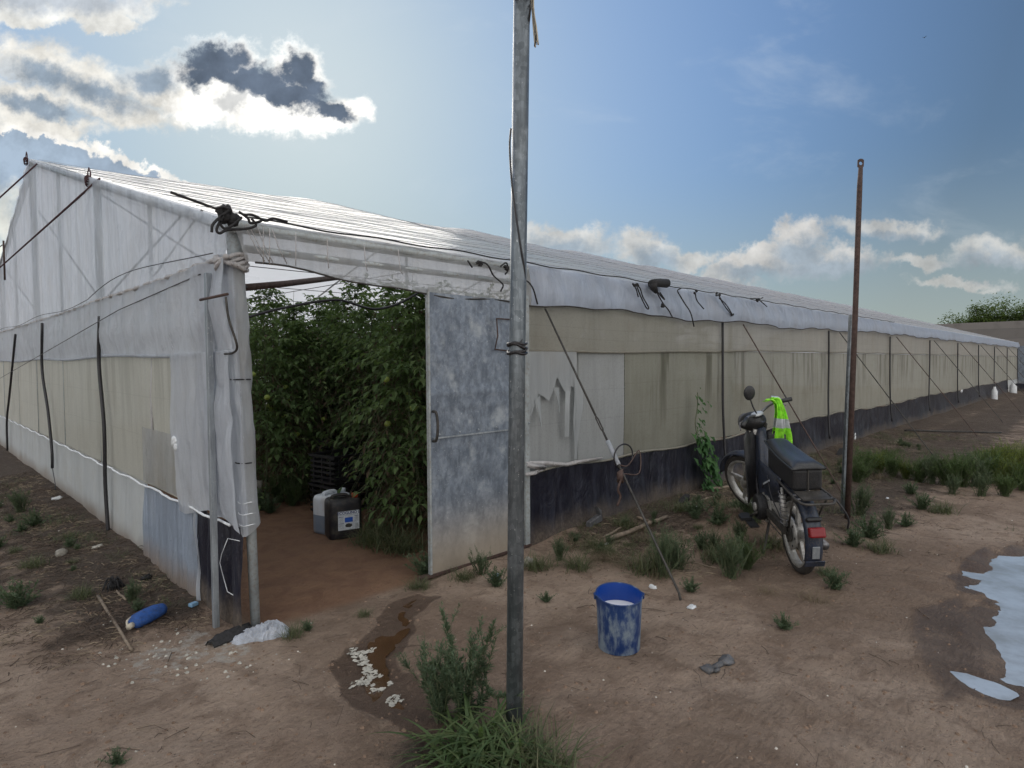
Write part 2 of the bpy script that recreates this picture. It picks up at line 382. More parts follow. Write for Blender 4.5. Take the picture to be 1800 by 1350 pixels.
M['net_grey'] = m_film('grey_net', (.40, .41, .41), .28, .0, .7, .4, (.33, .33, .3), .35, .2, None, True, 0, (1.28, 1.0), (5, 5, .5), .15)
M['patch'] = m_film('torn_white_film', (.47, .49, .50), .4, .0, .45, .35, (.45, .42, .38), .3, .6)
M['rag_film'] = m_film('bunched_film', (.62, .60, .60), .3, .0, .35, .4, (.40, .33, .26), .55, 1.0, wsc=(20, 20, 8))
def m_skirt():
    N = mat('black_skirt_film'); P = N.tc; x, y, z = N.xyz(P)
    g = N.noise(1.6, 6, P, .6); f = N.noise(45, 4, P, .65); st = N.noise(4, 5, N.mapv(P, (3, 3, .3)), .6)
    c = N.mix(N.sm(st, .4, .75), (.010, .010, .019), (.030, .032, .048))
    zz = N.m('ADD', z, N.m('MULTIPLY', N.m('SUBTRACT', g, .5), .42))
    dust = N.m('MULTIPLY', N.sm(zz, .24, -.02), .85)
    c = N.mix(dust, c, N.mix(N.sm(f, .3, .7), (.075, .058, .045), (.15, .118, .09)))
    c = N.mix(N.m('MULTIPLY', N.sm(f, .52, .78), .14), c, (.16, .135, .115))
    nb = N.bump(N.m('ADD', N.noise(1, 5, N.mapv(P, (5, 5, 2)), .6, 1), N.m('MULTIPLY', f, .06)), .8, .04)
    return fin(N, bsdf(N, c, N.mix(dust, (.36, .36, .36), (.9, .9, .9)), 0, nb, .4))
M['skirt'] = m_skirt()
def m_roof():
    N = mat('roof_film'); P = N.tc; x, y, z = N.xyz(P)
    a = N.noise(1.0, 5, N.mapv(P, (1.3, 9, 3)), .6, .8); b = N.noise(6, 4, N.mapv(P, (1, 3, 1)), .6)
    g = N.noise(1.1, 5, P, .6)
    c = N.mix(N.sm(g, .4, .75), (.90, .93, .96), (.78, .79, .80))
    h = N.m('ADD', a, N.m('MULTIPLY', b, .3)); nb = N.bump(h, .22, .03)
    pr = bsdf(N, c, N.lin(g, .3, .7, .22, .45), 0, nb, .9)
    t = N.n('ShaderNodeBsdfTranslucent', {'Color': (.86, .88, .90, 1), 'Normal': nb}).outputs[0]
    sh = N.n('ShaderNodeMixShader', {0: .60, 1: pr, 2: t}).outputs[0]
    return fin(N, sh)
M['roof'] = m_roof()
def m_ground():
    N = mat('sandy_ground'); P = N.tc
    at = N.n('ShaderNodeAttribute', attribute_name='mask'); wet, mul, inn = N.xyz(at.outputs['Color'])[:]; wht = at.outputs['Alpha']
    n1 = N.noise(.9, 5, P, .6); n2 = N.noise(5.5, 6, P, .62, .6); n3 = N.noise(38, 5, P, .7); n4 = N.noise(170, 3, P, .6)
    c = N.mix(N.sm(n1, .35, .65), (.305, .222, .166), (.41, .312, .24))
    n0 = N.noise(.45, 5, N.mapv(P, (1, 1, 1), (3, 1, 0)), .62, .5)
    c = N.mix(N.m('MULTIPLY', N.sm(n0, .46, .58), .68), c, (.175, .118, .082))
    c = N.mix(N.m('MULTIPLY', N.sm(n2, .48, .66), .62), c, (.185, .125, .088))
    c = N.mix(N.m('MULTIPLY', N.sm(n2, .46, .28), .45), c, (.38, .285, .205))
    c = N.mix(N.m('MULTIPLY', N.sm(n3, .52, .70), .55), c, (.14, .098, .075))
    ns_ = N.noise(13, 6, N.mapv(P, (1, 2.6, 1), rot=(0, 0, -.6)), .72, 1.2)
    c = N.mix(N.m('MULTIPLY', N.sm(ns_, .55, .70), .6), c, (.13, .085, .062))
    c = N.mix(N.m('MULTIPLY', N.sm(n3, .45, .28), .4), c, (.40, .31, .23))
    vo = N.n('ShaderNodeTexVoronoi', {'Vector': P, 'Scale': 46.0, 'Randomness': 1.0})
    peb = N.m('MULTIPLY', N.sm(vo.outputs['Distance'], .24, .12), N.sm(N.xyz(vo.outputs['Color'])[0], .90, .93))
    c = N.mix(N.m('MULTIPLY', peb, .8), c, N.mix(N.sm(N.xyz(vo.outputs['Color'])[1], .4, .6), (.12, .09, .07), (.55, .50, .44)))
    c = N.mix(N.m('MULTIPLY', inn, .85), c, N.mix(N.sm(n2, .35, .65), (.19, .095, .055), (.26, .145, .085)))
    mm = N.sm(N.m('ADD', mul, N.m('MULTIPLY', N.m('SUBTRACT', n2, .5), 1.2)), .30, .75)
    ml = N.noise(30, 5, N.mapv(P, (1, 2.2, 1), rot=(0, 0, .7)), .75, 1.5)
    c = N.mix(N.m('MULTIPLY', mm, .85), c, N.mix(N.sm(ml, .38, .66), (.055, .042, .032), (.20, .15, .115)))
    ww = N.sm(N.m('ADD', wht, N.m('MULTIPLY', N.m('SUBTRACT', N.noise(11, 7, P, .72), .5), 2.2)), .40, .70)
    c = N.mix(N.m('MULTIPLY', ww, .62), c, (.46, .44, .40))
    we = N.sm(N.m('ADD', wet, N.m('MULTIPLY', N.m('SUBTRACT', n2, .5), .3)), .25, .6)
    c = N.mix(N.m('MULTIPLY', we, .72), c, (.075, .045, .030))
    h = N.m('ADD', N.m('ADD', N.m('ADD', n2, N.m('MULTIPLY', ns_, -.5)), N.m('MULTIPLY', n3, .5)), N.m('ADD', N.m('MULTIPLY', n4, .12), N.m('MULTIPLY', N.m('MULTIPLY', ml, mm), 1.3)))
    h = N.m('ADD', h, N.m('MULTIPLY', peb, .25))
    nb = N.bump(h, 1.0, .05)
    return fin(N, bsdf(N, c, N.sm(we, .3, 1, .95, .42), 0, nb, .35))
M['ground'] = m_ground()
def m_water(name, col, rough=.04, bs=.12):
    N = mat(name); h = N.noise(5, 4, N.mapv(N.tc, (1, 1, 1)), .5, .4)
    c = N.mix(N.sm(N.noise(2.6, 6, N.tc, .65), .35, .7), col, (col[0]*.62, col[1]*.58, col[2]*.52))
    return fin(N, bsdf(N, c, rough, 0, N.bump(h, bs, .02), 1.0, IOR=1.45))
M['water'] = m_water('puddle_water', (.40, .45, .51), .03, .25)
M['mudwater'] = m_water('muddy_water', (.085, .045, .024), .16, .3)

# ================================================================ ground
PUD = [G(*p) for p in ((1735,966),(1766,968),(1800,956),(1860,950),(2000,975),(2100,1060),(2060,1180),(1900,1230),(1800,1196),(1765,1194),(1735,1182),(1722,1150),(1700,1126),(1690,1108),(1700,1088),(1722,1072),(1738,1052),(1728,1042),(1695,1036),(1690,1020),(1675,1016),(1690,1008),(1694,1000),(1712,982))]
PUD2 = [G(*p) for p in ((1670,1176),(1700,1180),(1760,1200),(1790,1216),(1770,1226),(1735,1216),(1700,1200))]
STR = [G(*p) for p in ((775,1044),(735,1043),(690,1062),(668,1085),(660,1108),(640,1120),(612,1140),(592,1160),(598,1196),(612,1222),(650,1252),(700,1275),(742,1300),(770,1345),(740,1420),(880,1420),(860,1330),(800,1285),(742,1225),(722,1190),(700,1180),(688,1150),(712,1130),(728,1108),(722,1080),(740,1068))]
STRW = [G(*p) for p in ((730,1050),(694,1068),(668,1092),(664,1112),(650,1128),(640,1160),(636,1190),(655,1225),(690,1246),(716,1256),(706,1228),(690,1200),(684,1170),(678,1150),(706,1124),(724,1100),(712,1076))]
WHT = [G(*p) for p in ((205,1175),(255,1142),(330,1112),(420,1118),(500,1110),(470,1140),(420,1160),(330,1165),(260,1195),(215,1200))]
BERM = (4.15, -1.1)
def gh(x, y):
    x = np.asarray(x, float); y = np.asarray(y, float)
    r = np.hypot(x-1, y+1); near = 1-sstep(r, 12, 30)
    h = (fbm(x*.9+5, y*.9+9, 4)-.5)*.06*near+(fbm(x*5+1, y*5+3, 4)-.5)*.030*near-.016*np.abs(fbm(x*2.1+8, y*3.1+2, 3)-.5)*near*2
    h = h+.13*np.exp(-((x-BERM[0])**2+(y-BERM[1])**2)/.45**2/1.6)
    out = (y < .1)|(x < -.05)
    h = h+np.where(y < 0, .05*np.exp(-((y+.12)/.28)**2)*sstep(x, 2.3, 2.9), 0)+np.where((x < 0), .04*np.exp(-((x+.1)/.22)**2)*sstep(y, .2, 1), 0)
    for P_, dep, wd_ in ((PUD, .05, .16), (PUD2, .025, .08), (STR, .022, .10)):
        d = sdpoly(x, y, P_)
        h = np.where(d < wd_, h*(1-sstep(-d, -wd_, .02)*.85)-dep*sstep(-d, -wd_*.6, .26 if dep > .04 else .05), h)
    for P_, am in ((STR, .020), (PUD, .042)):
        d = sdpoly(x, y, P_); h = h+am*np.where(d < 0, 1, np.exp(-(d/.05)**2))*((fbm(x*9+3, y*9, 4) if am < .021 else fbm(x*3.7+3, y*3.7, 4))-.46)*2.4*(1 if am < .021 else np.exp(-(d/.20)**2))
    h = h*(1-.8*np.exp(-((np.hypot(x, y))/.35)**2))
    return h
def g1(x, y):                                    # height of the built ground sheet (bilinear)
    i = min(max(int(np.searchsorted(gx, x))-1, 0), len(gx)-2); j = min(max(int(np.searchsorted(gy, y))-1, 0), len(gy)-2)
    s = (x-gx[i])/(gx[i+1]-gx[i]); t = (y-gy[j])/(gy[j+1]-gy[j])
    return float((ZZ[i, j]*(1-s)+ZZ[i+1, j]*s)*(1-t)+(ZZ[i, j+1]*(1-s)+ZZ[i+1, j+1]*s)*t)
def GP(u, v):                                    # point of the real ground under a picture point
    p = G(u, v)
    for _ in range(4): p = G(u, v, g1(p[0], p[1]))
    return p
def axis(pts):
    out = []
    for a, b, st in pts:
        n = max(1, int(round((b-a)/st))); out += [a+(b-a)*i/n for i in range(n)]
    return np.array(out+[pts[-1][1]])
gx = axis([(-900, -60, 60), (-60, -14, 4), (-14, -5, .5), (-5, -1.9, .12), (-1.9, 5.6, .032), (5.6, 10, .1), (10, 40, .8), (40, 120, 8), (120, 1500, 80)])
gy = axis([(-700, -60, 60), (-60, -12, 4), (-12, -3.2, .3), (-3.2, 1.2, .03), (1.6, 4.5, .08), (4.5, 16, .5), (16, 80, 5), (80, 1500, 90)])
XX, YY = np.meshgrid(gx, gy, indexing='ij'); ZZ = gh(XX, YY)
nx, ny = XX.shape
me = bpy.data.meshes.new('ground')
me.from_pydata(np.stack([XX, YY, ZZ], -1).reshape(-1, 3).tolist(), [], [(i*ny+j, (i+1)*ny+j, (i+1)*ny+j+1, i*ny+j+1) for i in range(nx-1) for j in range(ny-1)])
me.polygons.foreach_set('use_smooth', [True]*len(me.polygons))
x, y = XX.ravel(), YY.ravel()
wet = np.maximum.reduce([1-sstep(sdpoly(x, y, STR)+.09*(fbm(x*8, y*8+4, 4)-.5), -.02, .05), (1-sstep(sdpoly(x, y, PUD), .0, .10))*(.55+.9*(fbm(x*5, y*5)-.5)), .9*(1-sstep(sdpoly(x, y, PUD2), .0, .16))])
mud = [G(*p)[:2] for p in ((1610,1070),(1690,1050),(1700,1100),(1740,1200),(1660,1230),(1600,1120))]
wet = np.maximum(wet, .55*(1-sstep(sdpoly(x, y, mud), -.05, .12)))
inn = sstep(x, -.02, .12)*sstep(y, -.10+.0*x, .05)*(x < 38)*(y < 14.4)
mul = np.exp(-((y+.25)/.75)**2)*sstep(x, 2.4, 3.2)*(y < .2)*.8
mul = np.maximum(mul, .75*(1-sstep(np.abs(y+1.3), .3, 1.4))*sstep(x, 3.2, 5.2)*(y < .2))
mul = np.maximum(mul, .9*np.exp(-((x+.35)/.55)**2)*(x < .05)*sstep(y, .2, .7))
mul = np.maximum(mul, .62*(x < -.3)*sstep(y, 1.0, 1.6))
mul = np.maximum(mul, .5*sstep(x, 7, 12)*(y < .1))
g = np.array(G(760, 1330)); mul = np.maximum(mul, .8*np.exp(-((x-g[0])**2+(y-g[1])**2)/.22**2))
wh = .52*(1-sstep(sdpoly(x, y, WHT)+.3*(fbm(x*4, y*4, 3)-.5), -.10, .12))
ca = me.color_attributes.new('mask', 'FLOAT_COLOR', 'POINT')
ca.data.foreach_set('color', np.stack([wet, mul*(1-inn), inn, wh], -1).ravel())
me.materials.append(M['ground'])
ground = bpy.data.objects.new('ground', me); COL.objects.link(ground); tag(ground, 'sandy reddish brown trodden earth in front of the greenhouse', 'ground', kind='structure')

def flat_sheet(name, P, z, m, shrink=0):
    c = np.mean([p[:2] for p in P], 0); b = MB()
    pts = spline([(*(np.array(p[:2])+(np.array(p[:2])-c)*shrink), z) for p in list(P)+[P[0]]], 14)[:-1]
    pts = [np.array((p[0]+.05*(float(fbm(np.array([p[0]*9]), np.array([p[1]*9+3]), 4))-.5), p[1]+.05*(float(fbm(np.array([p[0]*9+40]), np.array([p[1]*9]), 4))-.5), z)) for p in pts]
    b.v = [tuple(p) for p in pts]; b.f = [tuple(range(len(pts)))]; b.mi = [0]
    return b.build(name, m, smooth=False)
o = flat_sheet('puddle', PUD, -.018, M['water'], .03); tag(o, 'pale rain puddle reflecting the sky', 'puddle', kind='structure')
o = flat_sheet('puddle', PUD2, -.012, M['water'], .05); tag(o, 'thin strip of water beside the big puddle', 'puddle', kind='structure')
o = flat_sheet('muddy_water', STRW, -.0165, M['mudwater'], .02); tag(o, 'shallow brown muddy rivulet running out of the doorway', 'rivulet', kind='structure')
# ================================================================ greenhouse
L, WD, ZE, YR, ZR = 37.8, 14.4, 2.36, 7.2, 4.40
gh_root = empty('greenhouse', 'long white plastic greenhouse with gable end and open doorway', 'greenhouse')
def roofz(y): return ZE+(ZR-ZE)*(1-abs(y-YR)/YR)
def part(b, name, m, smooth=True, par=None, label=None):
    o = b.build(name, m, par or gh_root, smooth)
    if label: o['label'] = label
    return o
def ns(seed, a, b, o=3): return float(fbm(np.array([a+seed*13.7]), np.array([b+seed*7.3]), o)[0])-.5
def nsv(seed, a, b, o=3): return fbm(np.asarray(a, float)+seed*13.7, np.asarray(b, float)+seed*7.3, o)-.5
def vsheet(name, fn, U, V, m, label=None):      # fn(Ugrid, Vgrid) -> x, y, z arrays
    A, B = np.meshgrid(U, V, indexing='ij'); x, y, z = fn(A, B); x = x+0*A; y = y+0*A; z = z+0*A
    b = MB(); nu, nv = A.shape; b.v = [tuple(p) for p in np.stack([x, y, z], -1).reshape(-1, 3).tolist()]
    b.f = [(i*nv+j, (i+1)*nv+j, (i+1)*nv+j+1, i*nv+j+1) for i in range(nu-1) for j in range(nv-1)]; b.mi = [0]*len(b.f)
    return part(b, name, m, label=label)
lin = np.linspace
def lx(a, b, near=.05, far=.35):                 # finer towards the corner
    out = [a]
    while out[-1] < b: out.append(out[-1]+near+(far-near)*min(1, max(0, (out[-1]-4)/20)))
    out[-1] = b; return np.array(out)
CX, CY = -.07, .05                               # how far the corner post leans out at the top
# roof film, both slopes
def roof_fn(side):
    def fn(X, T):
        y = T*YR; bump = (.5+.5*np.cos(2*math.pi*(X-.3)/3.9))**3
        z = ZE+(ZR-ZE)*T+(.09+.10*np.sin(np.clip((X-0)/6, 0, 1)*math.pi/2))*T*sstep(X, .2, 2.5)*(.75+.45*bump)
        z = z-.007*np.abs(np.sin(math.pi*T*40+nsv(80, X*.25, T*9)*2.5))*sstep(X, .1, .6)+.02*nsv(5, X*.7, T*5)*sstep(X, .1, 1)
        xx = X+CX*(1-sstep(X, 0, 1))*(1-T)
        yy = y if side > 0 else WD-y
        return xx, yy-(.03 if side > 0 else -.03)*(1-T), z
    return fn
vsheet('roof_film', roof_fn(1), lx(0, L, .09, .4), lin(0, 1, 241), M['roof'])
vsheet('roof_film', roof_fn(-1), lx(0, L, .2, .6), lin(0, 1, 41), M['roof'])
for k in range(1, 20):                           # wires that hold the film down
    T = k/20; f = roof_fn(1); xs = lx(.05, L, .5, 1.2); x, y, z = f(xs, np.full(xs.shape, T))
    part(MB().tube(list(zip(x, y, z+.008+.010*(np.sin(xs*3+k*2) > .3))), .0026, 4), 'roof_wire', M['wire_l'])
# eave and verge tubes, ridge tube, posts
b = MB(); b.tube([(CX+.02, -.012, ZE-.04), (2.3, -.012, ZE-.04), (2.6, .02, ZE-.04), (L, .02, ZE-.04)], .034, 10); part(b, 'eave_tube', M['post'])
b = MB(); b.tube([(CX+.06, -.03, ZE-.16), (2.5, -.03, ZE-.16)], .022, 10); part(b, 'eave_tube', M['post'])
b = MB(); b.tube([(.04, YR, ZR-.05), (L, YR, ZR-.03)], .03, 8); part(b, 'ridge_tube', M['post'])
for s in (1, -1):
    b = MB(); b.tube([(.03+CX, (0 if s > 0 else WD), ZE-.05), (.03, YR, ZR-.05)], .034, 10); part(b, 'verge_tube', M['post'])
b = MB(); b.tube([(.045, .02, -.2), (.02, .03, 1.0), (CX+.045, CY, ZE+.02)], [.026, .03, .046], 14); part(b, 'corner_post', M['post'])
for yy in (3.5, 7.2, 10.9, 14.35): part(MB().tube([(.022, yy, -.2), (.022, yy, roofz(yy)-.04)], .034, 10), 'gable_post', M['post'])
for yy in (1.75, 5.3, 9.0): part(MB().tube([(.004, yy, -.2), (.004, yy, roofz(yy)-.06)], .016, 8), 'gable_post', M['post'])
for k in range(10):
    xx = 2.42+3.87*k
    part(MB().tube([(xx, .06, -.2), (xx, .06, ZE-.05)], .03, 10), 'side_post', M['post'])
for k in range(9):                               # roof rafters
    xx = 2.42+3.87*k
    part(MB().tube([(xx, .06, ZE-.08), (xx, YR, ZR-.02), (xx, WD-.06, ZE-.08)], .02, 6), 'rafter', M['post'])
for k in range(1, 4): part(MB().tube([(2.42+3.87*k, YR, -.2), (2.42+3.87*k, YR, ZR)], .03, 8), 'centre_post', M['post'])
# braces seen through the gable film
for a, c in (((.06, .1, 2.0), (.06, 3.5, 3.2)), ((.07, 3.5, 2.1), (.07, 7.2, 3.7)), ((.07, 7.2, 2.2), (.07, 10.9, 3.3)), ((.07, 1.2, 2.62), (.07, 3.5, 2.2))):
    part(MB().tube([a, c], .009, 6), 'brace', M['wire'])
# gable: clear film above, white sheet, net, low film
def gab_up(Y, T):
    Z0 = 2.14+.03*nsv(33, Y*.9, 0*Y)+.02*nsv(3, Y*3, 0*Y); Z1 = ZE+(ZR-ZE)*(1-np.abs(Y-YR)/YR)
    z = Z0+(Z1-Z0)*T; e = np.exp(-(Y/.9)**2)
    fold = .022*np.sin(Y*9+nsv(1, Y*.7, T*1.6)*14+T*2)*(.5+.5*(1-T))+.10*nsv(2, Y*2.2, T*1.2)+.035*nsv(44, Y*9+T*3, T*2.2)
    return -.005+CX*np.clip(1-Y/5, 0, 1)*(z/ZE)-np.abs(fold)*.6-.008, Y+CY*0, z
vsheet('gable_film', gab_up, lin(.0, WD, 330), lin(0, 1, 40), M['film_up'])
def gab_mid(Y, T):
    zt = 2.13+.03*nsv(33, Y*.9, 0*Y); zb = 1.625-.012*np.sin(Y*1.6)
    z = zb+(zt-zb)*T; px = -.025+CX*np.clip(1-Y/5, 0, 1)*(z/ZE)
    ph = Y*15+T*(6*np.exp(-Y))+nsv(4, Y*.8, T)*7
    return px-.022*np.abs(np.sin(ph*.55))*(.2+.8*T)*(1+1.5*nsv(46, Y*1.5, T))-.06*np.abs(nsv(45, Y*3.2+T*2.5, T*1.6))-.035*sstep(T, 0, .5)*(1-T)*(1+nsv(6, Y*1.2, T*2)), Y, z
vsheet('white_sheet', gab_mid, lin(-.03, WD, 330), lin(0, 1, 20), M['film_mid'])
b = MB(); b.tube([(-.03+CX*max(0, 1-yy/5)*.68, yy, 1.618-.012*math.sin(yy*1.6)) for yy in lin(-.04, WD, 60)], .013, 6); part(b, 'hem', M['film_mid'])
b = MB(); b.tube([(-.03+CX*max(0, 1-yy/5)*.9+.012*math.sin(yy*23), yy, 2.14+.03*ns(33, yy*.9, 0)+.02*ns(8, yy*5, 0)) for yy in lin(-.04, WD, 200)], .016, 6); part(b, 'hem', M['rag_film'])
b = MB(); b.tube([(-.062+CX*max(0, 1-yy/5)*.9, yy, 2.17-.02*math.sin(yy*1.7)+(.10*math.sin(min(yy, 3.5)/3.5*math.pi))) for yy in lin(.1, WD, 60)], .0035, 5); part(b, 'tie_wire', M['wire'])
def gab_net(Y, T):
    z = .60+1.03*T; return 0-.006+CX*np.clip(1-Y/5, 0, 1)*(z/ZE)-.012*nsv(7, Y*2, T)+.0*Y, Y, z
vsheet('net_panel', gab_net, lin(.95, WD, 140), lin(0, 1, 12), M['net_l'])
def flap(Y, T):
    zt = 1.62; zb = .60+.05*np.sin(Y*5)-.0*Y; z = zb+(zt-zb)*T
    x = -.03+CX*np.clip(1-Y/5, 0, 1)*(z/ZE)-.020*np.abs(np.sin(Y*7+nsv(9, Y*2, T*1.5)*9+T))-.02*np.sin(T*3.1)-.05*np.abs(nsv(47, Y*5, T*3))
    edge = sstep(Y, .85, 1.0); return x, Y+.04*nsv(10, T*4, 0*Y)*edge, z
vsheet('white_flap', flap, lin(-.05, 1.0, 60), lin(0, 1, 50), M['film_mid'])
# film wrapped round the corner post: white on the gable side, clear and stained round the post
def cpath(s_, z):                               # s_ 0..1 from the gable face round the post to the doorway side
    cx = .035+CX*z/ZE; cy_ = .02+(CY-.02)*z/ZE; r = .056
    a = R(180)+(R(392)-R(180))*np.clip((s_-.45)/.55, 0, 1)
    yy = cy_+.42*np.clip(1-s_/.45, 0, 1)
    return cx+r*np.cos(a)*.85, yy+r*np.sin(a)*.95, a, r
def corner(s0, s1):
    def fn(S_, T):
        z = .585+1.55*T+.03*np.sin(S_*9)*(1-T); x, y, a, r = cpath(S_, z)
        w = .008*np.sin(S_*27+nsv(70, T*5, S_*2)*9)*(.3+T*(1-T)*2)+.030*np.abs(nsv(71, S_*6, T*4.5))+.010*np.exp(-((S_-.93)/.09)**2)*(1+2.2*nsv(72, T*6, 0*T))
        return x+w*np.cos(a), y+w*np.sin(a), z
    return fn
vsheet('corner_sheet', corner(0, .6), lin(0, .62, 50), lin(0, 1, 110), M['film_mid'])
vsheet('post_wrapping', corner(.6, 1), lin(.60, 1.0, 40), lin(0, 1, 110), M['film_val_clear'])
b = MB()
for k in range(5):
    z = 2.10+.012*k; b.tube([(CX+.03+(.075+.01*rnd.random())*math.cos(a), CY+(.075+.012*rnd.random())*math.sin(a), z+.02*math.sin(a*2+k)) for a in lin(0, 2*math.pi, 18)[:-1]], .013, 6, closed=True)
part(b, 'bunched_hem', M['rag_film'])
for z in (.62, .685, .75):
    b = MB().tube([(.035+CX*z/ZE+.052*math.cos(a), .02+(CY-.02)*z/ZE+.054*math.sin(a), z+.004*math.sin(3*a)) for a in lin(0, 2*math.pi, 20)[:-1]], .003, 5, closed=True); part(b, 'tie_band', M['white_rope'])
for z, r in ((.98, .056), (1.46, .058)):
    b = MB().tube([(.035+CX*z/ZE+r*math.cos(a)*.9, .02+(CY-.02)*z/ZE+r*math.sin(a), z) for a in lin(0, 2*math.pi, 20)[:-1]], .004, 5, closed=True); part(b, 'tie_band', M['rope'])
def lowf(y0, y1, xo, amp, fr):
    def fn(Y, T):
        z = -.06+.665*T; x = xo+CX*.2*np.clip(1-Y/5, 0, 1)-amp*np.abs(np.sin(Y*fr+nsv(12, Y*2, T)*5))*(.5+.5*np.sin(T*3))+.02*nsv(13, Y*1.5, T*2)
        return x-.02*(1-T)**3, Y, z
    return fn
vsheet('low_film', lowf(1.88, WD, -.012, .012, 5), lin(1.88, WD, 150), lin(0, 1, 12), M['film_low'])
vsheet('blue_low_film', lowf(.69, 1.9, -.03, .022, 14), lin(.69, 1.9, 50), lin(0, 1, 12), M['film_blue'], 'blue grey low film panel')
vsheet('black_low_film', lowf(.0, .71, -.012, .03, 16), lin(-.0, .71, 50), lin(0, 1, 16), M['skirt'], 'black low film panel beside the corner')
b = MB(); b.tube([(-.05+CX*.2*max(0, 1-yy/5)+.004*math.sin(yy*31), yy, .605+.008*math.sin(yy*9)) for yy in lin(.1, WD, 170)], .0085, 6); part(b, 'cord', M['white_rope'])
b = MB()                                        # white edging strip down the film joint
b.grid(lambda s, t: (-.065+.02*t-.01*math.sin(9*s), .70-.03*s-.05*s*t+.028*t, .60-.62*s), 12, 2); part(b, 'edge_strip', M['film_mid'])
b = MB(); b.tube([(-.055, .16, .52), (-.07, .22, .42), (-.075, .24, .36), (-.07, .20, .28), (-.06, .17, .20), (-.055, .05, .20)], .0025, 5)
b.tube([(-.055, .16, .52), (-.04, .02, .53)], .002, 5); part(b, 'tie_cord', M['white_rope'])
# small curtain of film and the rolled cloth on the gable net
def curt(Y, T):
    z = .64+.42*T; return -.022+CX*.3-.012*np.abs(np.sin(Y*19))-.01, Y, z
vsheet('clear_patch', curt, lin(1.02, 1.86, 40), lin(0, 1, 10), M['film_val_clear'])
p0 = WX(315, 778, -.07)
b = MB()
for k in range(9):
    a = k*.7; b.ball(p0+np.array((-.01, .035*math.cos(a), .028*math.sin(a*1.3))), (.03, .045, .034), 10, 7, jit=.35)
part(b, 'rolled_cloth', M['white_rope'])
b = MB(); b.tube([WX(268, 628, -.035), WX(266, 700, -.03), WX(268, 770, -.04), WX(261, 845, -.035)], .009, 6); part(b, 'seam_rod', M['rag_film'])
# written scrawl on the low film
b = MB(); pts = [(218,963.5),(224,966),(229,965),(233,961),(236,963.5),(238,961.5),(241,964),(244,960.5),(249,959),(252,961),(253,965),(250,969),(247.5,972.5)]
b.tube(spline([WX(u, v, -.052) for u, v in pts], 4), .0022, 4); part(b, 'scrawl', M['steel_dark'])
# hoops and knots on the gable peak
for (u, v, yy) in ((65, 283, 7.2), (176, 311, 3.5)):
    c = np.array((-.02, yy, roofz(yy)))
    part(MB().tube([c+np.array((-.02, .07, -.02)), c+np.array((-.02, .05, .05)), c+np.array((-.02, 0, .085)), c+np.array((-.02, -.05, .04)), c+np.array((-.02, -.07, -.05))], .006, 6), 'wire_hoop', M['rope_red'])
    b = MB()
    for k in range(3): b.tube([c+np.array((-.03-.02*math.cos(a), .028*math.cos(a+k), .03*math.sin(a)-.02*k-.02)) for a in lin(0, 2*math.pi, 12)[:-1]], .008, 5, closed=True)
    part(b, 'knot', M['rope_red'])
# gable stays going out to the ground on the left
for (u, v), yy, rr, (u2, v2), out in (((65, 288), 7.2, .010, (0, 347), 3.6), ((175, 314), 3.5, .0105, (0, 470), 4.2)):
    a = WX(u, v, -.04); d1 = ray(u, v); d2 = ray(u2, v2); nn = np.cross(d1, d2)
    # the stay lies in the plane seen edge-on through both points: run it down to the ground at x = -out
    yg = (np.dot(nn, CAM)-nn[0]*(-out)-nn[2]*0)/nn[1]
    part(MB().tube([a, (-out, yg, 0.0)], rr, 6), 'stay_rope', M['rope_red'])
p = WX(13, 430, 0)
part(MB().tube([p+np.array((-.05, 0, -.6)), p+np.array((-.05, 0, .06))], .014, 8), 'peg_post', M['rust'])
part(MB().tube([p+np.array((-.05, 0, 0)), (-3, p[1]+1.5, .9)], .008, 5), 'stay_rope', M['wire'])
part(MB().tube([WX(352, 482, -.12), WX(208, 545, -.11), WX(0, 665, -.10)], .004, 5), 'tie_wire', M['wire'])
# black hoses that press the gable sheets
for pts in (((175, 556), (174, 640), (183, 750), (185, 850), (191, 949)), ((74, 568), (74, 650), (84, 720), (91, 790), (92, 823)), ((27, 588), (22, 640), (16, 700), (12, 740), (13, 792))):
    part(MB().tube(spline([WX(u, v, -.075) for u, v in pts], 5), .0165, 7), 'hose_strap', M['hose'])
part(MB().tube([WX(92, 823, -.07), WX(97, 850, -.08), WX(98, 866, -.08)], .005, 5), 'tie_wire', M['wire'])
# ---- long wall
def w_net(x0, x1, yo):
    def fn(X, T):
        z = .58+1.09*T; return X, yo-.010*nsv(20, X*1.5, T*2)*2-.0*X, z
    return fn
def seg(name, x0, x1, m, yo=-.004, label=None): vsheet(name, w_net(x0, x1, yo), lx(x0, x1, .06, .5), lin(0, 1, 10), m, label)
seg('net_panel', 3.04, 3.78, M['net_grey'], -.004, 'pale grey net panel'); seg('net_panel', 2.30, 3.06, M['net_grey'], .006)
seg('net_panel', 3.78, L, M['net'], -.009)
def w_up(X, T):
    z = 1.645+.045*sstep(X, 3, 8)+(.52-.05*sstep(X, 3, 8))*T; sag = .02*np.sin(math.pi*((X-2.42)/3.87 % 1))
    return X, -.018-.03*sag-.012*np.abs(np.sin(X*5+T*3))*T-.01*nsv(21, X*2, T*3), z-sag*T
vsheet('upper_net', w_up, lx(2.30, L, .06, .4), lin(0, 1, 10), M['net_up'])
xs = lx(2.30, L, .15, .5); part(MB().tube([(x, -.03, 1.643+.045*float(sstep(x, 3, 8))+.004*math.sin(x*3)) for x in xs], .013, 6), 'hem', M['net_up'])
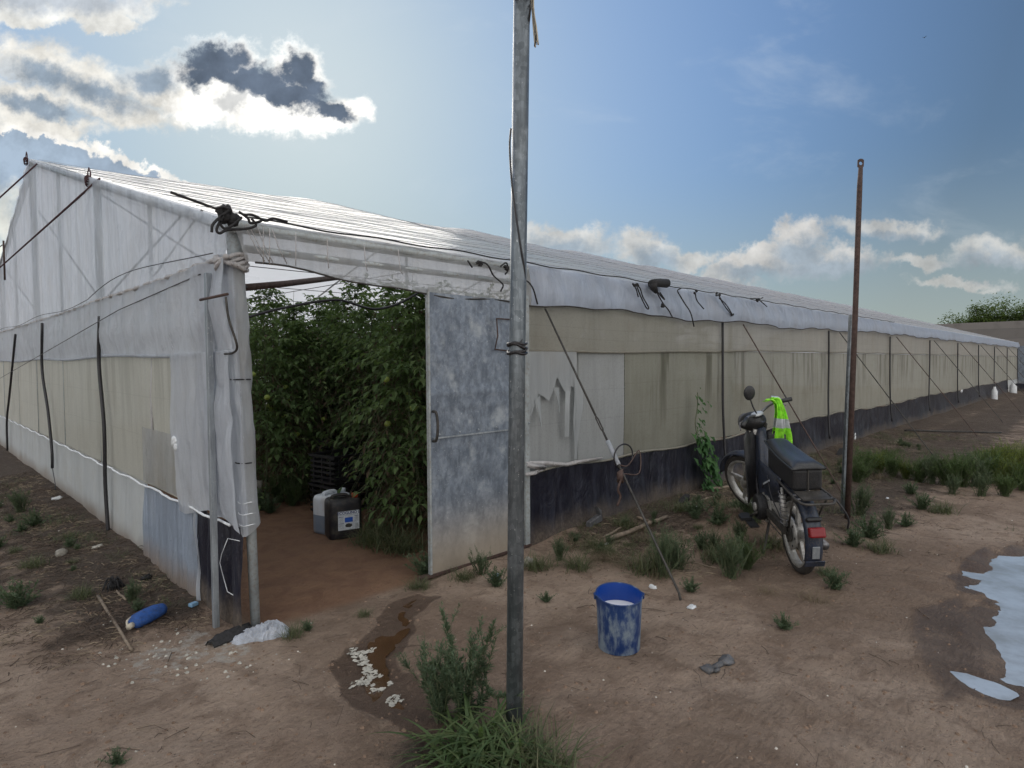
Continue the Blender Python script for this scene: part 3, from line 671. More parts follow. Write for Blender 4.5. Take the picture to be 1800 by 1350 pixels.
def w_skirt(X, T):
    zt = .585+.02*np.sin(X*.8)+.012*np.sin(X*5)+.015*nsv(31, X*4, 0*X); z = -.08+(zt+.08)*T
    y = -.028-.05*(1-T)**2-.02*nsv(22, X*1.2, T*2)-.012*np.abs(np.sin(X*6.5+nsv(23, X, T)*8+T*2))*T-.03*(1-T)**2*np.sin(X*2.3)
    return X+.0*z, y, z
vsheet('black_skirt', w_skirt, lx(2.28, 33.9, .045, .3), lin(0, 1, 16), M['skirt'])
vsheet('grey_skirt', w_skirt, lx(33.9, L, .1, .2), lin(0, 1, 8), M['film_low'], 'pale grey end piece of the skirt')
part(MB().tube([(x, -.045+.006*math.sin(x*7), .60+.02*math.sin(x*.8)+.014*math.sin(x*5)+.012*ns(31, x*4, 0)) for x in lx(2.36, L, .1, .4)], .011, 5), 'cord', M['net_up'])
# valance
def w_val(X, T):
    zb = 2.035+.09*(1-sstep(X, 0, 1.4))+.07*sstep(X, 7, 14)+.018*np.sin(X*2.2)*sstep(X, 2, 3)+.01*np.sin(X*7.3)
    z = zb+(ZE-zb)*T; ph = (X+T*.42)*2*math.pi/.62+nsv(24, X*.6, T*.3)*6
    f = .020*np.abs(np.sin(ph/2))**2*sstep(X, 2.2, 2.8)+.006*np.sin(X*19+T*3)
    out = (.055+.02*np.sin(X*1.1))*(.35+.65*sstep(X, 2.1, 2.8))*np.sin(math.pi*np.clip(1-T, 0, 1)*.62)
    return X+CX*(1-sstep(X, 0, 1))*T, -.03-out-f, z
vsheet('valance_film', w_val, lx(.0, 2.34, .03, .03), lin(0, 1, 22), M['film_val_clear'], 'clear stained valance over the doorway')
vsheet('valance_film', w_val, lx(2.34, L, .045, .3), lin(0, 1, 22), M['film_val'])
xs = lx(.05, L, .05, .3); x_, y_, z_ = w_val(xs, np.zeros(xs.shape))
part(MB().tube([(a, b_2-.004, c-.004+.006*ns(30, a*8, 0)) for a, b_2, c in zip(x_, y_, z_)], .006, 6), 'valance_hem', M['steel_dark'])
part(MB().tube([(x, -.055+.01*math.sin(x*3), ZE+.012+.006*math.sin(x*9)) for x in lx(0, 14, .1, .3)], .0055, 5), 'eave_rope', M['rope'])
# drips of pale tape at the corner of the valance
b = MB()

for i, (u, ub) in enumerate(((430, 466), (437, 474), (452, 480), (463, 463), (474, 474), (478, 505), (520, 520), (575, 578), (640, 646), (700, 708))):
    b = MB(); b.tube([WY(u, 398+.165*(u-453), -.10), WY((u+ub)/2, 435+.165*(u-453), -.115), WY(ub, 462+.08*(u-453), -.11)], .003, 5)
    part(b, 'tape_strand', M['rag_film'])
# torn patch
def zc(x, y, yy=-.04): return WY(720+x/2.547, 430+y/2.547, yy)
tp = MB()
tp.poly([zc(*q) for q in ((518,478),(600,478),(680,478),(748,478),(748,600),(735,640),(722,632),(718,690),(690,650),(660,592),(648,640),(625,700),(600,680),(578,668),(560,720),(545,765),(518,772))])
def flapq(l, tip, y0, y1):
    n = 6; return tp.grid(lambda s, t: zc(l[0][0]*(1-t)*(1-s)+l[1][0]*t*(1-s)+tip[0]*s, l[0][1]*(1-t)*(1-s)+l[1][1]*t*(1-s)+tip[1]*s, y0+(y1-y0)*s-.012*math.sin(3.1*t)), n, 3)
flapq(((560,700),(585,672)), (592,828), -.045, -.075); flapq(((645,640),(668,640)), (674,758), -.045, -.07)
tp.grid(lambda s, t: zc(698+20*t-4*s+8*math.sin(s*4)*0, 655+205*s, -.048-.02*math.sin(3*s)-.006*t), 8, 3)
tp.grid(lambda s, t: zc(736+(26+14*math.sin(s*5))*t+3*math.sin(s*9), 600+360*s, -.045-.015*math.sin(4*s)), 10, 3)
part(tp, 'torn_patch', M['patch'], 'auto', label='torn white film patch with hanging strips')
b = MB(); b.tube([zc(518, 975, -.06), zc(600, 978, -.07), zc(700, 985, -.06), zc(745, 975, -.06), zc(860, 955, -.06)], [.012, .02, .018, .02, .012], 7)
b.tube([zc(525, 985, -.07), zc(600, 1000, -.09), zc(560, 1022, -.08), zc(520, 1030, -.07)], [.02, .03, .02, .015], 6); part(b, 'bunched_film', M['rag_film'])
# wall hoses and stay wires
for k in range(9):
    x = 5.84+3.93*k; dx = [0, -.05, .02, -.12, -.03, .05, -.1, 0, .04][k]
    part(MB().tube(spline([(x, -.055, 2.05), (x+.0, -.06, 1.5), (x+dx*.4, -.065, 1.0), (x+dx*.9+.02, -.075, .6), (x+dx*1.3, -.11, .22)], 5), .0155, 7), 'hose_strap', M['hose'])
stayw = []
for k in range(10):
    x = 2.49+3.86*k; a = np.array((x, -.09, 2.0+.05*min(1, k/3))); e = np.array((x-.36, -1.6, 0)); e[2] = g1(e[0], e[1])
    if k == 0: e = GP(1200, 1056)
    if k == 1: e = np.array((5.95, -1.45, .0))
    s = part(MB().tube([a, a+(e-a)*.43], .0085, 6).tube([a+(e-a)*.49, e-(e-a)*.02, e+np.array((0, 0, -.06))], .0085, 6), 'stay_wire', M['rust'] if k % 2 else M['steel_dark'])
    d = _n(e-a); sd_ = _n(np.cross(d, (0, 1, .2))); c0 = a+(e-a)*.43; c1 = a+(e-a)*.49
    tb = MB().tube([c0, c0+(c1-c0)*.2+sd_*.016, c0+(c1-c0)*.8+sd_*.016, c1, c0+(c1-c0)*.8-sd_*.016, c0+(c1-c0)*.2-sd_*.016], .006, 6, closed=True)
    part(tb, 'turnbuckle', M['steel_dark'], par=s)
    stayw.append((a, e))
# pale sleeve, hose ring and rag on the first stay
a, e = stayw[0]; q = lambda t: a+(e-a)*t
part(MB().tube([q(.52), q(.60)], .017, 8), 'sleeve', M['film_mid'])
part(MB().tube([q(.59)+np.array((.12*math.sin(t)+.08, .0, .09*math.cos(t)+.03)) for t in lin(0, 2*math.pi, 26)[:-1]], .006, 6, closed=True), 'hose_ring', M['hose'])
b = MB(); b.tube(spline([q(.6), q(.6)+np.array((.12, 0, -.02)), q(.6)+np.array((.3, .02, .07)), q(.62)+np.array((.2, -.02, -.04)), q(.63)], 5), [.005]*21, 6)
b.ball(q(.625)+np.array((-.02, 0, -.03)), (.04, .02, .045), 9, 7, jit=.5); b.tube(spline([q(.63), q(.63)+np.array((-.06, 0, -.1)), q(.63)+np.array((-.03, 0, -.16)), q(.63)+np.array((-.07, 0, -.22))], 4), .009, 6); part(b, 'tied_rag', M['rust'])
# ropes hanging from the eave
def strand(pts, r=.006, y0=-.13): return spline([WY(u, v, y0) for u, v in pts], 5)
b = MB()
for pts in (((404, 368), (376, 392), (372, 408)), ((392, 380), (381, 402), (386, 410), (400, 404), (432, 402), (450, 396), (442, 384)), ((420, 372), (436, 384), (440, 392), (455, 390), (462, 386)), ((425, 382), (410, 395), (395, 402), (386, 390), (390, 378)), ((428, 378), (445, 378), (466, 388), (480, 384), (505, 390)), ((404, 368), (390, 364), (378, 366), (350, 356), (300, 338))):
    b.tube(strand(pts), .0075, 6)
for k in range(7): b.ball(WY(400+rnd.uniform(-10, 14), 378+rnd.uniform(-8, 12), -.10), (.034, .025, .028), 9, 7, jit=.6)
part(b, 'rope_tangle', M['rope'])
for pts in (((838, 463), (852, 462), (860, 470), (868, 485), (884, 500), (880, 512)), ((822, 458), (830, 470)), ((880, 468), (890, 462), (893, 475), (888, 482)), ((922, 492), (930, 497), (938, 510), (945, 535)),
            ((1112, 498), (1118, 508), (1122, 522)), ((1112, 500), (1124, 505), (1130, 522), (1140, 540), (1137, 542), (1128, 525), (1120, 505)),
            ((1150, 505), (1158, 520), (1166, 534), (1175, 545), (1182, 558)), ((1155, 512), (1165, 524), (1168, 526), (1160, 514)),
            ((1197, 507), (1191, 511), (1196, 521), (1204, 534), (1214, 550), (1220, 574)), ((1222, 514), (1225, 528), (1237, 543)), ((1258, 518), (1264, 520), (1270, 532), (1280, 546), (1287, 553), (1276, 535), (1264, 524)),
            ((1318, 525), (1332, 526), (1348, 539)), ((1330, 530), (1341, 523))):
    part(MB().tube(strand(pts), .0068, 6), 'hanging_rope', M['rope'])
for (u, v) in ((842, 462), (890, 470), (1118, 500), (1222, 513), (1262, 517), (1286, 552), (1332, 527), (1166, 536)):
    b = MB()
    for k in range(4): b.ball(WY(u+rnd.uniform(-3, 3), v+rnd.uniform(-3, 3), -.125), (.018, .015, .013), 7, 5, jit=.6)
    part(b, 'rope_knot', M['rope'])
b = MB(); b.tube([WY(1146, 500, -.12), WY(1152, 497, -.12), WY(1172, 498, -.12)], [.05, .042, .048], 10); b.tube([WY(1148, 498, -.13), WY(1149, 506, -.13), WY(1154, 514, -.13)], [.045, .04, .02], 8)
part(b, 'black_roll', M['rope'])
# door
door = MB()
DX0, DX1, DZ = 1.25, 2.23, 2.07
door.grid(lambda s, t: (DX0+.03+(DX1-DX0-.03)*s, -.062-.004*math.sin(t*9+s*3)-.006*(abs(t-.645) < .012)-.005*(abs(t-.60) < .01), .02+(DZ-.04)*t), 14, 60)
dr = part(door, 'door', M['galv_door'])
o = MB().box((DX0+.020, -.055, DZ/2), (.016, .035, DZ)).build('door_frame', M['post'], dr, False); bevel(o)
o = MB().box(((DX0+DX1)/2+.02, -.072, 1.005), (DX1-DX0-.06, .006, .012)).build('door_seam', M['galv_l'], dr, False)
b = MB()
for k in range(6): b.ball((DX0+.1+k*.19, -.078, 1.03+.002*k), (.008, .005, .008), 8, 5)
b.build('rivets', M['galv_l'], dr)
b = MB().tube(spline([(DX0+.045, -.07, 1.20), (DX0+.045, -.11, 1.19), (DX0+.05, -.12, 1.10), (DX0+.045, -.11, 1.00), (DX0+.045, -.07, .985)], 5), .010, 8); b.build('handle', M['steel_dark'], dr)
b = MB(); P_ = lambda u, v: WY(u, v, -.085)
b.tube([P_(905, 562), P_(873, 560), P_(875, 590), P_(870, 614), P_(905, 618)], .006, 6); b.build('latch_wire', M['rust'], dr)
o = MB().box((2.285, -.045, 1.05), (.05, .05, 2.1)).build('door_jamb', M['post'], gh_root, False)
b = MB().box((DX0+.5, -.05, .012), (1.15, .05, .02)).build('door_sill', M['rust'], dr, False)
# corner trim: rusty bent rod and the crossbar
b = MB().tube(spline([WX(397, 522, -.16), WX(402, 560, -.15), (WX(415, 600, -.12)), WX(416, 614, -.1), WX(408, 621, -.1), WX(395, 622, -.1)], 4), .0065, 7); part(b, 'bent_rod', M['steel_dark'])
b = MB().tube([WX(352, 527, -.19), WX(400, 517, -.15)], .008, 8); part(b, 'crossbar', M['rust'])
# interior: beam, hose arch, crop wires
b = MB().tube([WY(424, 506, .25), WY(500, 499, .6), WY(600, 487, 1.3)], .022, 8); part(b, 'inner_beam', M['rust'])
b = MB().tube(spline([WY(u, v, .75) for u, v in ((424, 562), (455, 552), (500, 541), (560, 530), (600, 528), (640, 540), (665, 543), (700, 534), (735, 515), (760, 505))], 4), .010, 6); part(b, 'hose_arch', M['hose'])
for k in range(6): part(MB().tube([(.3, .9+1.1*k, 2.25), (14, .9+1.1*k, 2.28)], .003, 4), 'crop_wire', M['wire'])
for k in range(4): part(MB().tube([(1.2+k*2, .1, 2.2), (1.2+k*2, 14, 2.3)], .003, 4), 'crop_wire', M['wire'])
# back end and far side walls
vsheet('end_film', lambda Y, T: (L+0*Y, Y, (ZE+(ZR-ZE)*(1-np.abs(Y-YR)/YR))*T), lin(0, WD, 20), lin(0, 1, 4), M['film_up'])
vsheet('far_side_film', lambda X, T: (X, WD+0*X, ZE*T), lin(0, L, 20), lin(0, 1, 3), M['film_low'])
# blue grey end door leaf at the far end, opened square to the wall
b = MB().grid(lambda s, t: (L+.02, -1.6*s, .1+2.1*t), 4, 4); part(b, 'end_door', M['galv_door'])
b = MB().box((36.6, -.3, .2), (1.2, .4, .35)); part(b, 'end_sill', M['skirt'], False)
# ================================================================ things
def newmat_simple():
    M['navy'] = m_plain('navy_paint', (.016, .024, .045), .38, 0, .3, 14, .1, .001, (.13, .11, .09, .45))
    M['blk_plastic'] = m_plain('black_plastic', (.010, .011, .014), .45, 0, .3, 22, .2, .001, (.11, .095, .08, .4))
    M['vinyl'] = m_plain('black_vinyl', (.014, .015, .018), .36, 0, .3, 25, .35, .002, (.12, .115, .11, .4))
    M['tyre'] = m_plain('tyre_rubber', (.022, .021, .021), .85, 0, .3, 30, .6, .003, (.13, .105, .085, .75))
    M['alloy'] = m_plain('dusty_alloy', (.42, .41, .39), .5, .45, .25, 18, .2, .001, (.2, .17, .14, .6))
    M['chrome'] = m_plain('worn_chrome', (.20, .20, .21), .4, .75, .25, 25, .1, .001, (.12, .08, .06, .5))
    N = mat('red_lens'); M['redlens'] = fin(N, bsdf(N, (.20, .006, .010), .22, 0, N.bump(N.noise(120, 1, N.tc), .3, .002), .5))
    N = mat('hi_vis_fabric'); n = N.noise(26, 5, N.tc); M['hivis'] = fin(N, bsdf(N, N.mix(N.sm(n, .35, .7), (.36, .92, .05), (.17, .48, .03)), .75, 0, N.bump(N.noise(13, 5, N.tc, .6), 1.0, .02), .3))
    M['silver'] = m_plain('reflective_tape', (.52, .54, .56), .4, .2, .15, 30, .2, .001)
    N = mat('blue_plastic'); P = N.tc; z = N.xyz(P)[2]; g = N.noise(14, 6, N.mapv(P, (1, 1, .45)), .65); f = N.noise(70, 3, P)
    c = N.mix(N.sm(g, .3, .7), (.008, .030, .115), (.015, .052, .175))
    sc_ = N.m('MULTIPLY', N.sm(N.m('ADD', g, N.m('MULTIPLY', z, -.50)), .36, .54), .75)
    c = N.mix(sc_, c, N.mix(f, (.28, .33, .34), (.16, .20, .24)))
    M['bluepl'] = fin(N, bsdf(N, c, N.lin(g, .3, .7, .32, .7), 0, N.bump(f, .15, .002), .5))
    N = mat('blue_inner_plastic'); M['bluein'] = fin(N, bsdf(N, (.007, .045, .25), .35, 0, N.bump(N.noise(20, 3, N.tc), .1, .002), .5))
    N = mat('white_liquid'); M['milk'] = fin(N, bsdf(N, (.80, .80, .80), .3, 0, N.bump(N.noise(9, 3, N.tc), .12, .004), .5))
    N = mat('translucent_can_plastic'); P = N.tc; z = N.xyz(P)[2]; g = N.noise(10, 5, P)
    c = N.mix(N.sm(z, .176, .170), (.66, .70, .76), (.20, .25, .33)); c = N.mix(N.m('MULTIPLY', N.sm(g, .45, .7), .35), c, (.40, .36, .32))
    M['can_w'] = fin(N, bsdf(N, c, .4, 0, N.bump(g, .1, .003), .5))
    N = mat('black_can_plastic'); g = N.noise(9, 6, N.tc, .7); c = N.mix(N.m('MULTIPLY', N.sm(g, .42, .72), .7), (.012, .012, .016), (.10, .082, .062))
    M['can_b'] = fin(N, bsdf(N, c, N.lin(g, .3, .7, .3, .65), 0, N.bump(g, .15, .003), .5))
    M['label'] = m_plain('paper_label', (.66, .70, .74), .5, 0, .12, 30, .1, .001, (.35, .33, .3, .3))
    M['ink'] = m_plain('dark_blue_ink', (.02, .04, .16), .5, 0, .1, 30)
    M['ink_blue'] = m_plain('blue_ink', (.02, .10, .48), .5, 0, .15, 30)
    M['ink_dk'] = m_plain('grey_ink', (.10, .11, .13), .5, 0, .1, 30)
    M['orange_cap'] = m_plain('orange_cap', (.45, .07, .03), .45, 0, .2, 30)
    M['cloth_blue'] = m_plain('blue_cloth', (.012, .075, .30), .75, 0, .35, 25, .8, .008, (.12, .14, .18, .5))
    M['cream'] = m_plain('cream_strap', (.50, .45, .36), .7, 0, .2, 30, .3)
    M['wood'] = m_plain('weathered_wood', (.20, .155, .115), .85, 0, .35, 22, .7, .004)
    M['stone'] = m_plain('grey_stone', (.27, .25, .215), .85, 0, .3, 14, .7, .006)
    M['white_pl'] = m_plain('white_plastic_bag', (.38, .41, .47), .35, 0, .2, 18, .8, .01, (.36, .32, .28, .5))
    M['white_sc'] = m_plain('white_scrap', (.66, .67, .68), .5, 0, .15, 20, .6, .006)
    M['lime'] = m_plain('chalky_crust', (.42, .40, .35), .85, 0, .25, 30, .6, .004)
    M['grey_pl'] = m_plain('crushed_grey_plastic', (.085, .09, .10), .55, 0, .4, 18, .7, .006, (.2, .16, .13, .6))
    M['sky_pl'] = m_plain('light_blue_plastic', (.22, .38, .55), .5, 0, .2, 18)
    M['crate'] = m_plain('black_crate', (.010, .010, .013), .5, 0, .3, 20, .2, .001, (.06, .055, .05, .4))
newmat_simple()
def rotm(ax, an): return np.array(Matrix.Rotation(an, 3, Vector(ax)))

# ---- foreground galvanised pole
pb = G(903, 1286); pt = DP(918, -60, pb)
pole = empty('steel_pole', 'tall grey galvanised steel pole standing in the weeds in the foreground', 'pole', tuple(pb))
L_ = lambda p: np.array(p)-pb
b = MB(); k1 = DP(909, 640, pb); b.tube([L_(pb)-np.array((0, 0, .15)), L_(k1), L_(pt)], [.0345, .0335, .0335], 24); b.build('shaft', M['galv'], pole)
vd = _n(CAM-pb); vd[2] = 0; vd = _n(vd)
b = MB(); h_ = DP(900, 1230, pb)-pb+vd*.0335; b.ball(h_, (.006, .006, .006), 8, 6); b.build('bolt_hole', M['rope'], pole)
ax_ = _n(L_(pt)); s1 = _n(np.cross(ax_, (0, 1, 0))); s2 = np.cross(ax_, s1)
for i, dv in enumerate((604, 610, 616, 621)):
    c = DP(909, dv, pb)-pb; tl = .012*math.sin(i*2.1)
    MB().tube([c+.039*(math.cos(a)*s1+math.sin(a)*s2)+ax_*(tl*math.cos(a)+.003*math.sin(3*a)) for a in lin(0, 2*math.pi, 24)[:-1]], .0055, 6, closed=True).build('cable_loop', M['hose'], pole)
q = lambda u, v, o=.04: DP(u, v, pb)-pb+vd*o
MB().tube(spline([q(898, 228, .01), q(896, 262, .03), q(899, 320, .04), q(905, 370, .042), q(914, 430, .04), q(922, 480, .02), q(921, 520, 0), q(918, 590, .02), q(912, 606, .04)], 5), .0042, 6).build('cable', M['hose'], pole)
MB().tube(spline([q(934, -10, .0), q(931, 10, .0), q(932, 20), q(929, 45, .01), q(926, 60, .0)], 4), .005, 5).build('cable', M['hose'], pole)
b = MB(); b.tube([q(u, 1-2*(k % 2), .03) for k, u in enumerate((901, 912, 930))], .012, 6); b.build('top_tie', M['rope'], pole)
for k in range(7):
    u = 939+rnd.uniform(-3, 4)
    MB().tube(spline([q(934+k*.5, -12, .0), q(936+k*.4, 22, .0), q(938+k*.8, 50, .0), q(u+2+k*.5, 72+rnd.uniform(0, 12), .0)], 4), [.004]*12+[.006]*1 if False else .0036, 5).build('rope_end', M['rope'] if k % 3 else M['cream'], pole)

# ---- rusty tall post and the grey angle post beside it
rb = GP(1489, 912); rt = DP(1513, 290, rb); rp = empty('rusty_post', 'tall thin rust brown steel post with a flattened holed top', 'post', tuple(rb))
D_ = lambda u, v, p=rb: DP(u, v, p)-rb
b = MB().tube([np.array((0, 0, -.1)), D_(1503, 560), D_(1511, 330), D_(1513, 293)], [.027, .026, .025, .020], 12); b.build('shaft', M['rust'], rp)
up = _n(D_(1513, 285)-D_(1512, 310)); sx_ = RIGHT_H
b = MB(); c = D_(1513.2, 287); ring = []
for k in range(16):
    a = 2*math.pi*k/16; ring.append((c+.017*(math.cos(a)*sx_+math.sin(a)*up), c+(.030*np.sign(math.cos(a))*min(1, abs(math.cos(a))*1.4))*sx_+(.045*math.sin(a))*up))
vs = [r[0] for r in ring]+[r[1] for r in ring]; vs2 = [p+FWD_H*.008 for p in vs]
b.add(vs+vs2, [(k, (k+1) % 16, 16+(k+1) % 16, 16+k) for k in range(16)]+[(32+k, 48+k, 48+(k+1) % 16, 32+(k+1) % 16) for k in range(16)]+[(16+k, 16+(k+1) % 16, 48+(k+1) % 16, 48+k) for k in range(16)]+[(k, 32+k, 32+(k+1) % 16, (k+1) % 16) for k in range(16)])
b.build('holed_tip', M['rust'], rp, False)
ab = GP(1480, 902); at_ = DP(1495, 553, ab)-ab
b = MB(); u_ = _n(at_); r_ = RIGHT_H*.036; f_ = FWD_H*.036
for off_, dd in ((0*r_, r_), (0*r_, f_)):
    t2 = (FWD_H if dd is r_ else RIGHT_H)*.004
    lo = [off_-u_*.1, off_+dd-u_*.1, off_+dd+t2-u_*.1, off_+t2-u_*.1]; b.hexa(lo, [p+at_+u_*.1 for p in lo])
o = b.build('angle_post', M['galv'], smooth=False, loc=tuple(ab)); tag(o, 'short grey steel angle post beside the tall rusty post', 'post')

# ---- thin square tube by the door corner
tb_ = GP(380, 1102); tt = DP(365, 480, tb_)-tb_; u_ = _n(tt); w_ = .0165
lo = [np.array((sx*w_, sy*w_, -.08)) for sx, sy in ((-1, -1), (1, -1), (1, 1), (-1, 1))]
o = MB().hexa(lo, [p+tt+np.array((0, 0, .08)) for p in lo]).build('square_tube', M['galv_l'], smooth=False, loc=tuple(tb_)); bevel(o, .003)
tag(o, 'thin square galvanised tube standing upright before the gable corner', 'metal tube')

# ---- bucket
bp = GP(1088, 1136); bk_ = empty('bucket', 'blue plastic bucket half filled with white liquid, scuffed grey', 'bucket', tuple(bp), R(10))
VA = math.atan2(FWD_H[1], FWD_H[0]); EA = VA-R(10)+R(90)
def brim(a, t): return (.102+.026*t)*(1+.0*t)
def bfn(inner):
    def fn(s, t):
        a = 2*math.pi*s; r = .1115+.0105*t-(.004 if inner else 0)
        ear = max(0, math.cos(2*(a-EA)))**24*.013*t**9; zz = .288*t
        a2 = a+R(10); cv, rv = math.cos(a2-VA), math.sin(a2-VA)
        dx_, dy_ = (r+ear)*math.cos(a), (r+ear)*math.sin(a); k_ = 1+.16*t*abs(cv)**2
        return (dx_*k_, dy_*k_, zz+.010*t**12*cv)
    return fn
b = MB(); b.grid(bfn(False), 56, 26); b.add([bfn(False)(k/40, 0) for k in range(40)], [tuple(range(39, -1, -1))]); b.build('shell', M['bluepl'], bk_)
b = MB(); b.grid(bfn(True), 56, 26); b.add([bfn(True)(k/40, 0) for k in range(40)], [tuple(range(40))]); b.build('inner_wall', M['bluein'], bk_)
b = MB(); ring = [np.array(bfn(False)(k/64, 1)) for k in range(64)]; b.tube(ring, .0045, 6, closed=True); b.build('rim', M['bluepl'], bk_)
for s in (1, -1):
    a = EA+(0 if s > 0 else math.pi); c = np.array((.131*math.cos(a), .131*math.sin(a), .276))
    MB().tube([c+.012*np.array((math.cos(t)*-math.sin(a), math.cos(t)*math.cos(a), math.sin(t))) for t in lin(0, 2*math.pi, 14)[:-1]], .005, 6, closed=True).build('handle_lug', M['bluepl'], bk_)
MB().add([tuple(np.array(bfn(True)(k/40, .70))*(.998, .998, 0)+np.array((0, 0, .205))) for k in range(40)], [tuple(range(40))]).build('white_liquid', M['milk'], bk_, False)

# ---- jerrycans
def rrect(hx, hy, r, n=5):
    out = []
    for cx_, cy_, a0 in ((hx-r, hy-r, 0), (-hx+r, hy-r, 90), (-hx+r, -hy+r, 180), (hx-r, -hy+r, 270)):
        for k in range(n+1):
            a = R(a0+90*k/n); out.append((cx_+r*math.cos(a), cy_+r*math.sin(a)))
    return out
def jerry(name, lab, m, mcap, loc, rz, label=False):
    t = empty(name, lab, 'jerrycan', loc, rz); hx, hy, H = .145, .115, .345
    prof = [(.55, 0), (.90, 0), (.97, .008), (1, .03), (1, H*.5), (1.0, H-.06), (.985, H-.03), (.93, H-.008), (.84, H), (.2, H+.002)]
    vs = []; n = 0
    for s, z in prof:
        rr = rrect(hx*s, hy*s if s > .5 else hy*.2, .045*min(1, s)); n = len(rr); vs += [(p[0], p[1], z) for p in rr]
    b = MB().add(vs, [(i*n+k, i*n+(k+1) % n, (i+1)*n+(k+1) % n, (i+1)*n+k) for i in range(len(prof)-1) for k in range(n)]+[tuple(range((len(prof)-1)*n, len(prof)*n)), tuple(range(n-1, -1, -1))])
    b.build('can_body', m, t)
    MB().tube(spline([(-.10, 0, H-.005), (-.09, 0, H+.022), (-.03, 0, H+.030), (.03, 0, H+.022), (.045, 0, H-.005)], 5), .014, 8, sx=1.5).build('handle', m, t)
    MB().lathe([(0, H), (.028, H), (.028, H+.034), (.024, H+.038), (0, H+.038)], 20, Matrix.Translation((.10, -.03, 0))).build('cap', mcap, t)
    if label:
        lb = MB().box((.02, -hy-.0015, .165), (.185, .002, .165)).build('label', M['label'], t, False)
        def ink(x, z, wx, wz, mm, nm): return MB().box((x, -hy-.0032, z), (wx, .0012, wz)).build(nm, mm, lb, False)
        ink(.02, .170, .070, .042, M['ink_blue'], 'blue_panel')
        ink(-.045, .200, .045, .004, M['ink'], 'print_line'); ink(.088, .200, .035, .004, M['ink'], 'print_line')
        ink(-.045, .142, .045, .004, M['ink'], 'print_line'); ink(.02, .214, .17, .0016, M['ink_dk'], 'print_line')
        for k in range(5):
            ink(-.045, .189-.0085*k, .040-.006*(k % 2), .0016, M['ink_dk'], 'print_line'); ink(.088, .189-.0085*k, .032, .0016, M['ink_dk'], 'print_line')
            ink(-.045, .130-.0085*k, .040, .0016, M['ink_dk'], 'print_line'); ink(.088, .130-.0085*k, .030, .0016, M['ink_dk'], 'print_line')
        b = MB(); b.ball((.02, -hy-.003, .120), (.030, .0015, .017), 14, 8, jit=.3); b.build('soil_picture', M['steel_dark'], lb)
        fc = bpy.data.curves.new('brand_text', 'FONT'); fc.body = 'ECOGUNO L'; fc.size = .034; fc.align_x = 'CENTER'; fc.extrude = .0006; fc.offset = .0006; fc.space_character = .98
        fo = bpy.data.objects.new('brand_text', fc); COL.objects.link(fo); fc.materials.append(M['ink']); fo.parent = lb
        fo.rotation_euler = (R(90), 0, 0); fo.location = (.02, -hy-.003, .221); bpy.context.view_layer.update()
        tm = bpy.data.meshes.new_from_object(fo.evaluated_get(bpy.context.evaluated_depsgraph_get())); bpy.data.objects.remove(fo)
        fo = bpy.data.objects.new('brand_text', tm); COL.objects.link(fo); fo.parent = lb; fo.rotation_euler = (R(90), 0, 0); fo.location = (.02, -hy-.003, .221); tm.materials.clear(); tm.materials.append(M['ink'])
    return t
jb = G(598, 950); vaz = math.atan2(*(CAM-jb)[[1, 0]])
jp = jb+FWD_H*.10
jerry('jerrycan', 'black jerrycan with orange cap and white label on the brown soil', M['can_b'], M['orange_cap'], (jp[0], jp[1], g1(jp[0], jp[1])), vaz+R(90)+R(14), True)
jq = jp-RIGHT_H*.155+FWD_H*.20
jerry('jerrycan', 'milky white jerrycan half full of grey liquid behind the black one', M['can_w'], M['can_w'], (jq[0], jq[1], g1(jq[0], jq[1])), vaz+R(90)+R(42))

# ---- black crates behind
def crate(loc, rz, lab):
    t = empty('plastic_crate', lab, 'crate', loc, rz, 'black crates stacked among the tomato plants'); a, c, h = .30, .20, .30
    bm = MB()
    for s in (1, -1):
        for k in range(6): bm.box((0, s*c, .02+k*.052), (2*a, .012, .022))
        for k in range(6): bm.box((s*a, 0, .02+k*.052), (.012, 2*c-.014, .022))
        for k in range(5): bm.box((-a+.06+k*(2*a-.12)/4, s*(c+.004), h/2), (.02, .008, h))
        for k in range(3): bm.box((s*(a+.004), -c+.06+k*(2*c-.12)/2, h/2), (.008, .02, h))
    bm.build('crate_wall', M['crate'], t, False)
    MB().box((0, 0, .012), (2*a-.02, 2*c-.02, .012)).build('crate_bottom', M['crate'], t, False)
    r = MB()
    for s in (1, -1): r.box((0, s*(c+.004), h-.008), (2*a+.03, .03, .018)); r.box((s*(a+.004), 0, h-.010), (.03, 2*c-.024, .018))
    r.build('crate_rim', M['crate'], t, False)
    return t
cp = G(603, 898); cz = g1(cp[0], cp[1]); crz = vaz+R(90)+R(35)
cp = cp+FWD_H*.12
crate((cp[0], cp[1], cz), crz, 'black plastic crate, bottom one of the stack behind the jerrycans')
crate((cp[0]+.01, cp[1], cz+.31), crz+R(2), 'black plastic crate, top one of the stack behind the jerrycans')
cq = cp+FWD_H*.85-RIGHT_H*.25; crate((cq[0], cq[1], g1(cq[0], cq[1])+.34), crz+R(30), 'black crate half hidden in leaves farther in')
# a support block under the farther crate
b = MB().box((0, 0, .165), (.5, .34, .33)); o = b.build('crate_support', M['crate'], smooth=False, loc=(cq[0], cq[1], g1(cq[0], cq[1]))); o.rotation_euler[2] = crz+R(30); tag(o, 'dark box under the farther black crate in the leaves', 'box')
# small dark drum left
c = G(440, 893); o = MB().lathe([(0, 0), (.07, 0), (.075, .02), (.075, .25), (.068, .265), (0, .27)], 20).build('small_drum', M['stone'], loc=(c[0]+.1, c[1]+.1, 0)); tag(o, 'small grey drum just inside the doorway at the left', 'drum')

